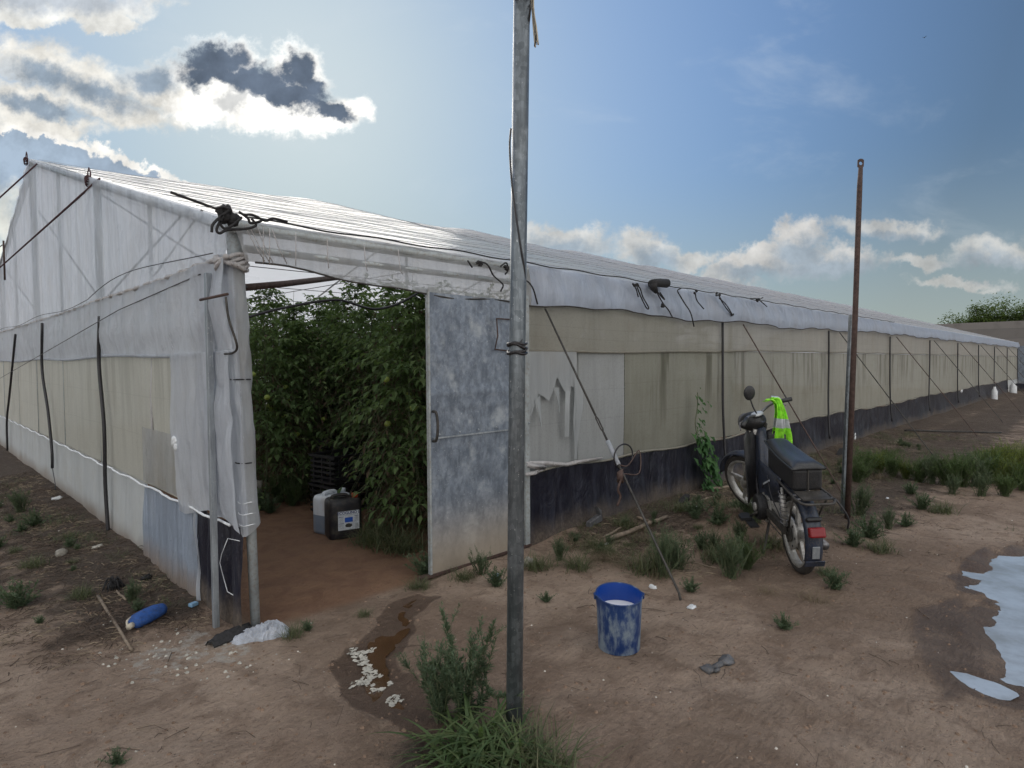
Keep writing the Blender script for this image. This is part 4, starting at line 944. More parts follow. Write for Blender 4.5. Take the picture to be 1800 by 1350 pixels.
# ---- moped
rc = GP(1424, 1016); rear = np.array((rc[0]+.10, rc[1]+.12, 0)); rear[2] = g1(rear[0], rear[1])
head = R(40.5); WB = 1.14
mp = empty('moped', 'old dark blue moped with boxy black seat parked by the greenhouse', 'moped', tuple(rear), head)
fx, fy = rear[0]+WB*math.cos(head), rear[1]+WB*math.sin(head)
pitch = math.atan2(g1(fx, fy)+.02-rear[2], WB)
mp.rotation_euler = (Matrix.Rotation(head, 3, 'Z') @ Matrix.Rotation(-pitch, 3, 'Y') @ Matrix.Rotation(R(-3), 3, 'X')).to_euler()
RWH = .285
HT = np.array((WB-.30, 0, .87)); FA = np.array((WB, 0, RWH)); sax = _n(HT-FA)
Ms = rotm(sax, R(33))
S = lambda p: HT+Ms @ (np.array(p, float)-HT)
def wheel(cx_, front):
    def tr(p): return S(p) if front else np.array(p)
    c = np.array((cx_, 0, RWH)); w = empty('front_wheel' if front else 'rear_wheel', None, None); w.parent = mp
    def ring(R_, z0, prof, nm, m, n=48):
        b = MB(); vs = []
        for r_, y_ in prof:
            for k in range(n):
                a = 2*math.pi*k/n; vs.append(tr(c+np.array((r_*math.cos(a), y_, r_*math.sin(a)))))
        k_ = len(prof); b.add(vs, [(i*n+k, i*n+(k+1) % n, ((i+1) % k_)*n+(k+1) % n, ((i+1) % k_)*n+k) for i in range(k_) for k in range(n)]); b.build(nm, m, w)
    tw = .034 if not front else .029
    ring(0, 0, [(RWH-.034+.034*math.cos(t)*(1 if math.cos(t) > 0 else .9), tw*math.sin(t)) for t in lin(0, 2*math.pi, 14)[:-1]], 'tyre', M['tyre'])
    ring(0, 0, [(RWH-.046, .026), (RWH-.050, .030), (RWH-.068, .028), (RWH-.075, .015), (RWH-.075, -.015), (RWH-.068, -.028), (RWH-.050, -.030), (RWH-.046, -.026)], 'rim', M['alloy'])
    ring(0, 0, [(.001, .05), (.062, .05), (.072, .040), (.072, -.040), (.062, -.05), (.001, -.05)], 'hub', M['alloy'], 24)
    nsp = 5
    for k in range(nsp):
        a = 2*math.pi*k/nsp+.3; d = np.array((math.cos(a), 0, math.sin(a))); p_ = np.array((-math.sin(a), 0, math.cos(a)))
        b = MB(); lo = [tr(c+d*.055+p_*s*.034+np.array((0, y_, 0))) for s, y_ in ((-1, -.014), (1, -.014), (1, .014), (-1, .014))]
        hi = [tr(c+d*(RWH-.070)+p_*s*.012+np.array((0, y_, 0))) for s, y_ in ((-1, -.009), (1, -.009), (1, .009), (-1, .009))]
        b.hexa(lo, hi); bevel(b.build('spoke', M['alloy'], w, False), .004)
    if not front:
        ring(0, 0, [(.03, .056), (.105, .052), (.110, .044), (.10, .036), (.03, .036)], 'brake_drum', M['alloy'], 32)
        for k in range(6):
            a = 2*math.pi*k/6; MB().ball(tr(c+np.array((.085*math.cos(a), .054, .085*math.sin(a)))), (.010, .004, .010), 8, 5).build('drum_hole', M['rope'], w)
    return w
wheel(0, False); wheel(WB, True)
def P3(name, b, m, smooth='auto', par=None): return b.build(name, m, par or mp, smooth)
def arcfender(c, r, a0, a1, wd, tr, tilt=0, n=22, lip=.018):
    def fn(s, t):
        a = R(a0+(a1-a0)*s); ww = (t-.5)*2; rr = r-(abs(ww)**3)*lip
        return tr(np.array(c)+np.array((rr*math.cos(a), ww*wd/2, rr*math.sin(a))))
    return MB().grid(fn, n, 8)
def solid(o, th=.003):
    m = o.modifiers.new('solid', 'SOLIDIFY'); m.thickness = th; return o
solid(P3('front_fender', arcfender((WB, 0, RWH), RWH+.035, 10, 150, .10, S), M['navy'], True))
solid(P3('rear_fender', arcfender((.02, 0, RWH+.02), RWH+.045, 60, 200, .115, lambda p: p, lip=.03), M['navy'], True))
# licence-plate shaped grey patch and lamp on the rear fender
fa = R(160); fc_ = lambda a, r=RWH+.07: np.array((.02+r*math.cos(R(a)), 0, RWH+.02+r*math.sin(R(a))))
def onf(a, w, h, th, m, nm, mo=.0, col=True):
    c = fc_(a, RWH+.052+mo); d = _n(fc_(a)-np.array((.02, 0, RWH+.02))); t = np.array((-d[2], 0, d[0]))
    rot = np.column_stack([d, (0, 1, 0), t]); b = MB().box(c, (th, w, h), rot); return bevel(P3(nm, b, m, False), .012 if th > .03 else .003, 3)
onf(184, .05, .09, .006, M['galv_l'], 'fender_patch')
tl_ = onf(160, .105, .070, .05, M['redlens'], 'tail_lamp', .028)
onf(146, .10, .03, .05, M['blk_plastic'], 'lamp_bracket', .01)
onf(199, .13, .045, .010, M['navy'], 'mudflap', .0)
# pressed body, lofted
def loft(secs, n=18, e=2.6):
    vs = []
    for i, (x_, z_, hw, hh) in enumerate(secs):
        j0, j1 = max(0, i-1), min(len(secs)-1, i+1); t = _n((secs[j1][0]-secs[j0][0], 0, secs[j1][1]-secs[j0][1])); nn = np.array((-t[2], 0, t[0]))
        for k in range(n):
            a = 2*math.pi*k/n; ca, sa = math.cos(a), math.sin(a)
            vs.append(np.array((x_, 0, z_))+nn*hh*np.sign(ca)*abs(ca)**(2/e)+np.array((0, 1, 0))*hw*np.sign(sa)*abs(sa)**(2/e))
    m = len(secs)
    return MB().add(vs, [(i*n+k, i*n+(k+1) % n, (i+1)*n+(k+1) % n, (i+1)*n+k) for i in range(m-1) for k in range(n)]+[tuple(range(n-1, -1, -1)), tuple(range((m-1)*n, m*n))])
P3('frame_body', loft([(HT[0]-.01, .88, .035, .05), (HT[0]-.03, .76, .05, .07), (HT[0]-.07, .62, .062, .085), (HT[0]-.15, .47, .075, .095), (HT[0]-.28, .40, .085, .09), (.50, .42, .085, .11), (.38, .52, .09, .12), (.22, .60, .085, .10), (.04, .66, .06, .05)]), M['navy'], True)
# side panels and leg shield
for s in (1, -1):
    def fn(a, t, s=s): return (HT[0]-.02-.12*t-.10*a, s*(.03+.14*a**.7), .84-.54*t+.03*math.sin(a*3)+.012*math.sin(a*12))
    solid(P3('leg_shield', MB().grid(fn, 8, 12), M['blk_plastic'], True), .006)
    def fn2(a, t, s=s): return (.10+.55*a, s*((.098-.02*a)*(.75+.25*math.sin(3.1*t))), .42+.16*(1-a)**1.5*(1-t)-.06*a*(1-t)+(.25-.02*a)*t)
    solid(P3('side_panel', MB().grid(fn2, 8, 8), M['navy'], True), .008)
    MB().box((.36, s*.106, .56), (.16, .003, .014), rotm((0, 1, 0), R(28))).build('side_stripe', M['silver'], mp, False)
# seat: black box with a padded top
def rbox(x0, x1, wy0, wy1, z0, z1, nm, m, r=.02):
    vs = [(x0, -wy0, z0), (x1, -wy1, z0), (x1, wy1, z0), (x0, wy0, z0), (x0, -wy0, z1), (x1, -wy1, z1+.01), (x1, wy1, z1+.01), (x0, wy0, z1)]
    b = MB().add(vs, [(3,2,1,0),(4,5,6,7),(0,1,5,4),(1,2,6,5),(2,3,7,6),(3,0,4,7)]); o = P3(nm, b, m, False); return bevel(o, r, 4)
bx = rbox(-.17, .40, .102, .085, .665, .83, 'seat_box', M['blk_plastic'], .028)
def seatf(s, t):
    x_ = -.185+.66*s; hw = .112-.030*s**2; y_ = (t-.5)*2; e = (1-abs(y_)**4)*(1-abs(2*s-1)**10)
    return (x_, hw*y_, .832+.045*e-.02*math.sin(math.pi*min(1, s*1.2))*(1-abs(y_))+.03*s**3)
st = P3('seat', MB().grid(seatf, 24, 14), M['vinyl'], True); solid(st, .012)
MB().tube([seatf(s, 0) for s in lin(0, 1, 20)], .006, 6).tube([seatf(s, 1) for s in lin(0, 1, 20)], .006, 6).build('piping', M['vinyl'], st)
MB().box((-.1735, 0, .745), (.006, .008, .15)).build('box_seam', M['steel_dark'], mp, False)
# rack
for s in (1, -1):
    P3('rack_rail', MB().tube(spline([(.14, s*.10, .655), (-.10, s*.115, .655), (-.28, s*.12, .65), (-.36, s*.09, .645), (-.37, 0, .645)], 4), .009, 8), M['steel_dark'], True)
    P3('rack_stay', MB().tube([(-.22, s*.118, .65), (-.05, s*.085, .36)], .007, 6), M['steel_dark'], True)
for x_ in (-.20, -.28): P3('rack_bar', MB().tube([(x_, -.118, .652), (x_, .118, .652)], .007, 8), M['chrome'], True)
P3('rack_plate', MB().box((-.25, 0, .664), (.17, .19, .010)), M['steel_dark'], False)
P3('rack_strap', MB().tube(spline([(-.30, -.12, .66), (-.33, -.16, .60), (-.33, -.20, .52), (-.30, -.21, .44)], 4), .007, 6), M['hose'], True)
# suspension, swing arm, chain case, engine, stand
for s in (1, -1):
    P3('shock_absorber', MB().tube([(.06, s*.095, .62), (.01, s*.085, .30)], [.010, .010], 8).tube([(.05, s*.094, .57), (.025, s*.088, .40)], .020, 12), M['alloy'], True)
    P3('swing_arm', MB().tube([(.45, s*.06, .34), (0, s*.075, RWH)], .015, 8), M['steel_dark'], True)
P3('chain_case', MB().box((.22, .095, .315), (.46, .02, .055)), M['steel_dark'], False)
def ydisc(c, r, y0, y1, nm, m, par=None, n=28):
    Mx = Matrix.Translation(Vector((c[0], 0, c[1]))) @ Matrix.Rotation(R(-90), 4, 'X')
    return P3(nm, MB().lathe([(0, y0), (r*.86, y0), (r, y0+(y1-y0)*.25), (r, y0+(y1-y0)*.75), (r*.86, y1), (0, y1)], n, Mx), m, 'auto', par)
en = P3('engine', MB().box((.46, 0, .33), (.20, .15, .15)).box((.58, 0, .36), (.14, .10, .10), rotm((0, 1, 0), R(-12))), M['alloy'], False); bevel(en, .02, 3)
for k in range(6): P3('cooling_fin', MB().box((.60+.022*k, 0, .37+.004*k), (.006, .15, .13)), M['alloy'], False)
ydisc((.46, .325), .105, .085, .155, 'clutch_cover', M['blk_plastic']); ydisc((.46, .325), .125, .070, .085, 'cover_plate', M['alloy'])
ydisc((.46, .325), .09, -.14, -.07, 'magneto_cover', M['alloy'])
for s in (1, -1):
    P3('crank', MB().tube([(.40, s*.165, .30), (.40+s*.13, s*.175, .22)], .011, 8), M['steel_dark'], True)
    P3('pedal', MB().box((.40+s*.13, s*.22, .21), (.09, .085, .022)), M['blk_plastic'], False)
    P3('stand_leg', MB().tube([(.42, s*.06, .24), (.36, s*.12, .02), (.31, s*.15, .0)], .011, 8), M['steel_dark'], True)
P3('running_board', MB().box((.52, .19, .19), (.30, .07, .012)), M['blk_plastic'], False)
P3('exhaust', MB().tube(spline([(.60, -.05, .30), (.55, -.11, .22), (.40, -.13, .20), (.15, -.14, .22), (-.12, -.14, .24)], 4), [.014]*6+[.022]*3+[.032]*8, 12), M['chrome'], True)
for s in (1, -1):
    hp = []
    for k in range(66):
        f = k/65; c = np.array((.056, s*.0945, .59))*(1-f)+np.array((.018, s*.087, .345))*f; a = f*2*math.pi*8; hp.append(c+.026*np.array((math.cos(a), math.sin(a), 0)))
    P3('spring', MB().tube(hp, .0038, 5), M['chrome'], True)
P3('cylinder_head', MB().tube([(.60, 0, .40), (.70, 0, .45)], [.05, .045], 14), M['alloy'], True)
P3('intake_tube', MB().tube(spline([(.55, .05, .42), (.50, .08, .48), (.44, .07, .52)], 4), .014, 8), M['blk_plastic'], True)
P3('carburettor', MB().box((.54, .055, .41), (.05, .05, .06)), M['alloy'], False)
ydisc((0, RWH), .055, .058, .070, 'sprocket', M['steel_dark']); ydisc((.46, .325), .035, .155, .170, 'cover_cap', M['alloy'])
for k in range(8):
    a = 2*math.pi*k/8; P3('cover_bolt', MB().ball((.46+.115*math.cos(a), .087, .325+.115*math.sin(a)), (.006, .005, .006), 7, 5), M['steel_dark'], True)
for q_ in (((.35, .10, .62), (.22, .115, .50), (.10, .10, .40), (.03, .085, .30)), ((.75, .05, .55), (.62, .09, .42), (.55, .09, .38)), ((.80, -.04, .70), (.70, .07, .50), (.60, .10, .40), (.50, .12, .36))):
    P3('wiring', MB().tube(spline(q_, 5), .0045, 6), M['hose'], True)
P3('brake_rod', MB().tube([(.42, .11, .27), (.05, .09, .24)], .004, 5), M['steel_dark'], True)
# fork, lamp, handlebars
for s in (1, -1):
    yo = .062*s; top = HT+sax*.02+np.array((0, yo, 0)); bot = FA+np.array((0, yo, 0)); mid = bot+(top-bot)*.42
    P3('fork_leg', MB().tube([S(top), S(mid)], .017, 10).tube([S(mid+(top-bot)*.10), S(bot+(top-bot)*.14)], .025, 12).tube([S(bot+(top-bot)*.16), S(bot)], .019, 10), M['alloy'] if s > 0 else M['steel_dark'], True)
P3('fork_crown', MB().box(S(FA+(HT-FA)*.62), (.06, .17, .03), Ms), M['steel_dark'], False)
P3('head_tube', MB().tube([HT-sax*.16, HT+sax*.10], .028, 12), M['navy'], True)
cw = S(HT+np.array((.06, 0, .06)))
cf = MB(); cf.ball(cw, (.125, .095, .082), 20, 14, rot=Ms @ rotm((0, 1, 0), R(8))); co = P3('headlamp_cowl', cf, M['blk_plastic'], True)
Mx = Matrix.Translation(Vector(S(HT+np.array((.165, 0, .05))))) @ Matrix([list(r) for r in Ms]).to_4x4() @ Matrix.Rotation(R(90), 4, 'Y')
P3('headlamp', MB().lathe([(0, .028), (.04, .022), (.062, .008), (.070, -.01), (.070, -.03)], 24, Mx), M['chrome'], True)
P3('speedometer', MB().ball(S(HT+np.array((-.01, 0, .135))), (.05, .055, .018), 18, 8, rot=Ms), M['silver'], True)
bz = HT+np.array((-.04, 0, .145))
for s in (1, -1):
    pts = [S(bz+np.array((0.02, 0, -.02))), S(bz+np.array((.0, s*.12, .02))), S(bz+np.array((-.04, s*.19, .03))), S(bz+np.array((-.08, s*.27, .02)))]
    P3('handlebar', MB().tube(spline(pts, 5), .011, 8), M['chrome'], True)
    d = _n(pts[3]-pts[2]); P3('grip', MB().tube([pts[3]-d*.10, pts[3]+d*.02], [.017, .019], 12), M['blk_plastic'], True)
    P3('brake_lever', MB().tube(spline([pts[2]+Ms @ np.array((.02, 0, -.01)), pts[2]+Ms @ np.array((.05, s*.03, -.03)), pts[3]+Ms @ np.array((.045, 0, -.055))], 4), .006, 6), M['chrome'], True)
ml = S(bz+np.array((-.02, .05, .02)))
P3('mirror_stem', MB().tube(spline([ml, ml+np.array((.0, .03, .06)), ml+np.array((.01, .05, .13))], 4), .006, 6), M['blk_plastic'], True)
mc = ml+np.array((.01, .055, .175))
P3('mirror', MB().ball(mc, (.018, .05, .062), 18, 12, rot=rotm((0, 0, 1), R(12))), M['blk_plastic'], True)
for k in range(3):
    P3('cable', MB().tube(spline([S(bz+np.array((.03, .10-.08*k, .0))), S(HT+np.array((.12+.02*k, .04-.03*k, -.02))), S(HT+np.array((.06, .03, -.20))), S(FA+np.array((-.08, .05, .2)))], 5), .0035, 5), M['hose'], True)
# ---- hi-vis vest over the handlebars
bpy.context.view_layer.update()
mw = mp.matrix_world
vc = np.array(mw @ Vector(S(bz)))
vo = MB(); rows = 22
Lft = [(1344,706),(1352,703),(1358,709),(1360,722),(1359,745),(1360,762),(1361,783)]; Rgt = [(1362,697),(1370,699),(1373,710),(1377,725),(1382,745),(1387,762),(1391,779)]
Ls = spline([np.array((*p, 0)) for p in Lft], 4); Rs = spline([np.array((*p, 0)) for p in Rgt], 4)
def vfn(layer):
    def fn(s, t):
        x_ = t*(len(Ls)-1); i = min(int(x_), len(Ls)-2); f = x_-i; a = Ls[i]*(1-f)+Ls[i+1]*f; c = Rs[i]*(1-f)+Rs[i+1]*f; q_ = a+(c-a)*s
        p = DP(q_[0], q_[1], vc-FWD_H*.03); fold = .022*math.sin(s*11+t*4)+.05*(.5-abs(s-.5))-.045*math.exp(-((s-.52)/.055)**2)*min(1, t*2)
        return p-FWD_H*(fold+(.10*math.sin(math.pi*min(1, t*1.0))*.5)-(.05 if layer else 0))
    return fn
nt = 44
for layer in (0, 1):
    base = len(vo.f); vo.grid(vfn(layer), 14, nt)
    for i in range(14):
        for j in range(nt):
            t = (j+.5)/nt; vo.mi[base+i*nt+j] = 1 if (.60 < t < .735 or (t < .22 and i > 10)) else 0
vest = vo.build('safety_vest', [M['hivis'], M['silver']]); solid(vest, .004)
tag(vest, 'fluorescent yellow green safety vest hung over the moped handlebars', 'safety vest')

# ---- brick wall, trees far behind
N = mat('grey_block_wall'); br = N.n('ShaderNodeTexBrick', {'Vector': N.mapv(N.tc, (1, 1, 1), rot=(R(90), 0, R(90))), 'Color1': (.14, .13, .12, 1), 'Color2': (.22, .20, .185, 1), 'Mortar': (.13, .125, .12, 1), 'Scale': 1.0, 'Mortar Size': .02, 'Brick Width': .55, 'Row Height': .25})
M['blocks'] = fin(N, bsdf(N, N.mix(N.m('MULTIPLY', N.sm(N.noise(1.5, 5, N.tc), .5, .7), .6), br.outputs[0], (.13, .12, .11)), .9, 0, N.bump(br.outputs[1], -.6, .02)))
o = MB().box((44, 8, 1.85), (.3, 30, 3.75)).build('block_wall', M['blocks'], smooth=False); bevel(o, .01); tag(o, 'grey concrete block wall behind the far end of the greenhouse', 'wall')
# ================================================================ plants
def m_leaf(name, cols, tlc, var=.35, dark=0):
    N = mat(name); oi = N.n('ShaderNodeObjectInfo').outputs['Random']; at = N.n('ShaderNodeAttribute', attribute_name='lc').outputs['Fac']
    n = N.noise(6, 4, N.tc); c = N.ramp(N.m('ADD', N.m('MULTIPLY', at, .75), N.m('MULTIPLY', n, .3)), [(i/(len(cols)-1), q) for i, q in enumerate(cols)])
    c = N.mix(N.m('MULTIPLY', oi, .35), c, tuple(a*.6 for a in cols[len(cols)//2]))
    pr = bsdf(N, c, .6, 0, N.bump(N.noise(60, 3, N.tc), .3, .003), .3)
    t = N.n('ShaderNodeBsdfTranslucent', {'Color': (*tlc, 1)}).outputs[0]
    return fin(N, N.n('ShaderNodeMixShader', {0: .28, 1: pr, 2: t}).outputs[0])
M['tom'] = m_leaf('tomato_leaf', [(.045, .075, .030), (.075, .125, .045), (.12, .18, .065), (.20, .25, .10)], (.24, .36, .10))
M['dry'] = m_leaf('dried_leaf', [(.045, .032, .020), (.085, .062, .038), (.14, .105, .062)], (.12, .09, .04))
M['weed'] = m_leaf('weed_leaf', [(.042, .068, .040), (.075, .115, .066), (.12, .165, .095), (.18, .21, .125)], (.10, .16, .05))
M['weed2'] = m_leaf('bright_weed_leaf', [(.038, .062, .028), (.06, .10, .04), (.095, .14, .055), (.16, .18, .085)], (.16, .28, .04))
M['weedy'] = m_leaf('yellow_weed_leaf', [(.07, .11, .025), (.14, .18, .03), (.23, .26, .045)], (.26, .32, .05))
M['grass'] = m_leaf('grass_blade', [(.045, .065, .030), (.080, .105, .050), (.14, .15, .08), (.20, .18, .11)], (.14, .17, .06))
M['drygrass'] = m_leaf('dry_grass', [(.12, .09, .055), (.20, .155, .10), (.29, .235, .16)], (.25, .2, .12))
M['stem'] = m_plain('plant_stem', (.10, .12, .06), .7, 0, .3, 20)
M['bark'] = m_plain('bark', (.10, .075, .055), .9, 0, .3, 8, .8, .02)
M['vine'] = m_leaf('vine_leaf', [(.025, .070, .022), (.045, .12, .035), (.08, .17, .05)], (.12, .26, .04))
M['treeleaf'] = m_leaf('tree_leaf', [(.022, .045, .014), (.045, .085, .024), (.085, .13, .035), (.14, .18, .06)], (.14, .2, .04))
N = mat('green_tomato'); M['fruit'] = fin(N, bsdf(N, N.mix(N.noise(8, 3, N.tc), (.20, .30, .05), (.36, .40, .10)), .3))
class LB:                                        # leaf batch: one folded blade per leaf
    def __init__(s, seed): s.v = []; s.f = []; s.mi = []; s.lc = []; s.r = np.random.RandomState(seed); s.stem = MB()
    def leaf(s, p, d, ln, wd, up=(0, 0, 1), droop=.3, mi=0, lc=None, fold=.25):
        d = _n(d); sd_ = np.cross(d, up); nn_ = np.linalg.norm(sd_); sd_ = sd_/nn_ if nn_ > 1e-3 else np.array((1., 0, 0)); n = np.cross(sd_, d)
        b = len(s.v); m = p+d*ln*.5+np.array((0, 0, -droop*ln*.12)); e = p+d*ln*.96+np.array((0, 0, -droop*ln*.5))
        s.v += [tuple(p), tuple(m+sd_*wd*.5+n*wd*fold), tuple(e), tuple(m-sd_*wd*.5+n*wd*fold), tuple(m)]
        s.f += [(b, b+4, b+1), (b+1, b+4, b+2), (b, b+3, b+4), (b+3, b+2, b+4)]; s.mi += [mi]*4
        s.lc += [s.r.rand() if lc is None else lc]*5
    def blade(s, p, d, ln, wd, bend, mi=0, n=3):
        d = _n(d); h = _n((d[0], d[1], 0)) if abs(d[2]) < .999 else np.array((1., 0, 0)); sd_ = _n(np.cross(d, (0, 0, 1))+1e-6); b = len(s.v); q = s.r.rand()
        for i in range(n+1):
            t = i/n; c = p+d*ln*t+h*bend*ln*t*t-np.array((0, 0, bend*ln*.6*t**3)); ww = wd*(1-t**1.5)*.5+.0003
            s.v += [tuple(c+sd_*ww), tuple(c-sd_*ww)]; s.lc += [q, q]
        s.f += [(b+2*i, b+2*i+1, b+2*i+3, b+2*i+2) for i in range(n)]; s.mi += [mi]*n
    def mesh(s, name, mats):
        me = bpy.data.meshes.new(name); me.from_pydata(s.v, [], s.f)
        for m in mats: me.materials.append(m)
        me.polygons.foreach_set('material_index', s.mi)
        a = me.attributes.new('lc', 'FLOAT', 'POINT'); a.data.foreach_set('value', s.lc); me.update(); return me
def rdir(r, el0, el1):
    a = r.rand()*2*math.pi; e = R(el0+(el1-el0)*r.rand()); return np.array((math.cos(a)*math.cos(e), math.sin(a)*math.cos(e), math.sin(e)))
def tomato(seed, H=2.15, dry=.4, lean=(0, 0)):
    B = LB(seed); r = B.r; pts = []
    for k in range(9):
        t = k/8; pts.append(np.array((lean[0]*t+.03*math.sin(seed+k*1.3), lean[1]*t+.03*math.cos(seed*2+k), H*t)))
    B.stem.tube(pts, [.009-.005*k/8 for k in range(9)], 6)
    B.stem.tube([(0.01, 0, 0), (lean[0], lean[1], 2.28)], .002, 4)
    nl = 210
    for i in range(nl):
        t = (i+r.rand())/nl; z = .08+t*(H-.05); x_ = t*8; k = min(7, int(x_*H/H)); base = pts[k]+(pts[k+1]-pts[k])*(min(x_, 7.99)-k); base = np.array((base[0], base[1], z))
        d = rdir(r, -10, 35) if t < .85 else rdir(r, 10, 70); ln = (.36+.20*r.rand())*(1-.45*max(0, t-.75)/.25)
        isd = r.rand() < dry*(1-t)**.8*1.6; mi = 1 if isd else 0; dr = .5 if not isd else 1.3
        q = base; n_ = 5; lc0 = r.rand()*.7
        for j in range(n_):
            u_ = (j+1)/n_; c = base+d*ln*u_-np.array((0, 0, dr*ln*u_*u_*.9)); q2 = c
            ls = (.088 if j < n_-1 else .102)*(1-.25*abs(u_-.55))*(.75+.5*r.rand())*(.75 if isd else 1)
            sd_ = _n(np.cross(d, (0, 0, 1))+1e-3)
            for s_ in ((-1, 1) if j < n_-1 else (0,)):
                dd = _n(d*(.55 if s_ else 1)+sd_*s_*.9+np.array((0, 0, -.25-dr*u_*.5))+r.randn(3)*.22)
                B.leaf(c, dd, ls, ls*(.55 if not isd else .34), droop=.6, mi=mi, lc=min(1, lc0+.3*r.rand()+.25*max(0, t-.6)))
            B.stem.tube([q, q2], .0016, 3, cap=False); q = q2
    return B
tom_v = []
for sd in range(5):
    B = tomato(40+sd, H=2.05+.1*(sd % 3), dry=.55 if sd % 2 else .42, lean=(.05*(sd-2), .04*((sd*2) % 3-1)))
    me = B.mesh('foliage', [M['tom'], M['dry']]); smm = bpy.data.meshes.new('stem'); smm.from_pydata(B.stem.v, [], B.stem.f); smm.materials.append(M['stem']); tom_v.append((me, smm))
spots = []
for i in range(8): spots.append((1.86+.46*i, .93, 'front'))
for i in range(7): spots.append((2.35+.45*i, 2.05, 'mid'))
for i in range(3): spots.append((1.95+.4*i, 3.65, 'j'))
for i in range(9): spots.append((1.42+.48*i, 3.15, 'b'))
for i in range(9): spots.append((1.75+.5*i, 4.1, 'c'))
for i in range(8): spots.append((1.5+.5*i, 5.3, 'd'))
for i in range(8): spots.append((2.4+.55*i, 6.5, 'e'))
for i in range(6): spots.append((3.4+.55*i, 7.7, 'f'))
for i in range(6): spots.append((5.2+.55*i, 1.5, 'g'))
for i in range(5): spots.append((1.95+.5*i, 1.42, 'h'))
for i in range(5): spots.append((2.3+.5*i, 2.6, 'i'))
named = {('front', 0): 'tall tomato plant nearest the door leaf, leaves curling down to the soil', ('front', 1): 'second tomato plant of the row beside the metal door',
         ('b', 0): 'tomato plant at the left of the doorway with pale green fruit', ('b', 1): 'tomato plant with dried brown lower leaves left of centre in the doorway',
         ('mid', 0): 'leafy tomato plant right behind the black crates'}
TG = 'tomato plants trained up strings inside the greenhouse'
cnt = {}
for i, (x_, y_, rw) in enumerate(spots):
    k = cnt.get(rw, 0); cnt[rw] = k+1; me, smm = tom_v[(i*3+k) % 5]
    x_ += rnd.uniform(-.07, .07); y_ += rnd.uniform(-.10, .10)
    t = empty('tomato_plant', named.get((rw, k), 'tomato plant deep in the dark green mass behind the front plants'), 'tomato plant', (x_, y_, g1(x_, y_)-.01), rnd.uniform(0, 6.28), TG)
    s_ = rnd.uniform(.93, 1.08); t.scale = (1.0, 1.0, s_)
    for nm, mm in (('foliage', me), ('stem', smm)):
        o = bpy.data.objects.new(nm, mm); COL.objects.link(o); o.parent = t
    if (rw, k) in (('b', 0), ('b', 1), ('front', 0)):
        for (fx_, fz) in ((0, 1.12), (.09, 1.0), (-.05, .96), (.03, .80), (.2, 1.35), (-.12, 1.20)):
            a = rnd.uniform(0, 6.28); d = .2+.08*rnd.random()
            MB().ball((d*math.cos(a), d*math.sin(a), fz), (.032, .032, .027), 14, 10).build('tomato', M['fruit'], t)
# low weeds inside, by the door and under the rows
def weed_feather(seed, H, n, spread, leafl=.035, dens=70, mats=('weed',), top=1, wd=.16):
    B = LB(seed); r = B.r
    for k in range(n):
        d = rdir(r, 90-spread, 88); h = H*(.55+.5*r.rand()); bend = r.randn(3)*.10; bend[2] = 0; p0 = np.array((r.randn()*.02*H/.3, r.randn()*.02*H/.3, 0)); pts = []
        for j in range(7): t = j/6; pts.append(p0+d*h*t+bend*h*t*t-np.array((0, 0, .0)))
        B.stem.tube(pts, [.0032*H/.4*(1-.7*j/6)+.0006 for j in range(7)], 4, cap=False)
        br = [(pts, 1.0)]
        for _ in range(3 if top else 0):
            j = r.randint(2, 6); dd = _n(d+rdir(r, 0, 60)*1.0); l2 = h*(.22+.2*r.rand()); q = [pts[j]+dd*l2*t+np.array((0, 0, .25*l2*t*t)) for t in (0, .33, .66, 1)]
            B.stem.tube(q, [.0016, .0013, .001, .0007], 3, cap=False); br.append((q, .45))
        for P_, f_ in br:
            m_ = int(dens*f_)
            for _ in range(m_):
                t = r.rand()**.8; x_ = t*(len(P_)-1); i = min(int(x_), len(P_)-2); c = P_[i]+(P_[i+1]-P_[i])*(x_-i)
                ax = _n(P_[i+1]-P_[i]); dd = _n(rdir(r, -20, 50)+ax*.7); ll = leafl*(.6+.7*r.rand())*(1.2-.5*t)
                B.leaf(c, dd, ll, ll*wd, droop=.3, lc=min(1, r.rand()*.7+.3*t))
    return B, mats
def weed_tuft(seed, n, ln, wd=.005, el=(25, 85), bend=.35, mats=('grass',), rad=.04):
    B = LB(seed); r = B.r
    for k in range(n):
        p = np.array((r.randn()*rad, r.randn()*rad, 0)); B.blade(p, rdir(r, *el), ln*(.5+.7*r.rand()), wd*(.7+.6*r.rand()), bend*(.5+r.rand()))
    return B, mats
def weed_broad(seed, n, ln, mats=('weed2',), rad=.05, H=.1):
    B = LB(seed); r = B.r
    for k in range(n):
        p = np.array((r.randn()*rad, r.randn()*rad, r.rand()*H)); d = rdir(r, 5, 70); l = ln*(.6+.6*r.rand())
        B.blade(p, d, l, l*(.07+.05*r.rand()), .35+.6*r.rand(), n=5)
    return B, mats
def mk(B_m):
    B, mats = B_m; return (B.mesh('leaves', [M[q] for q in mats]), B.stem if B.stem.v else None)
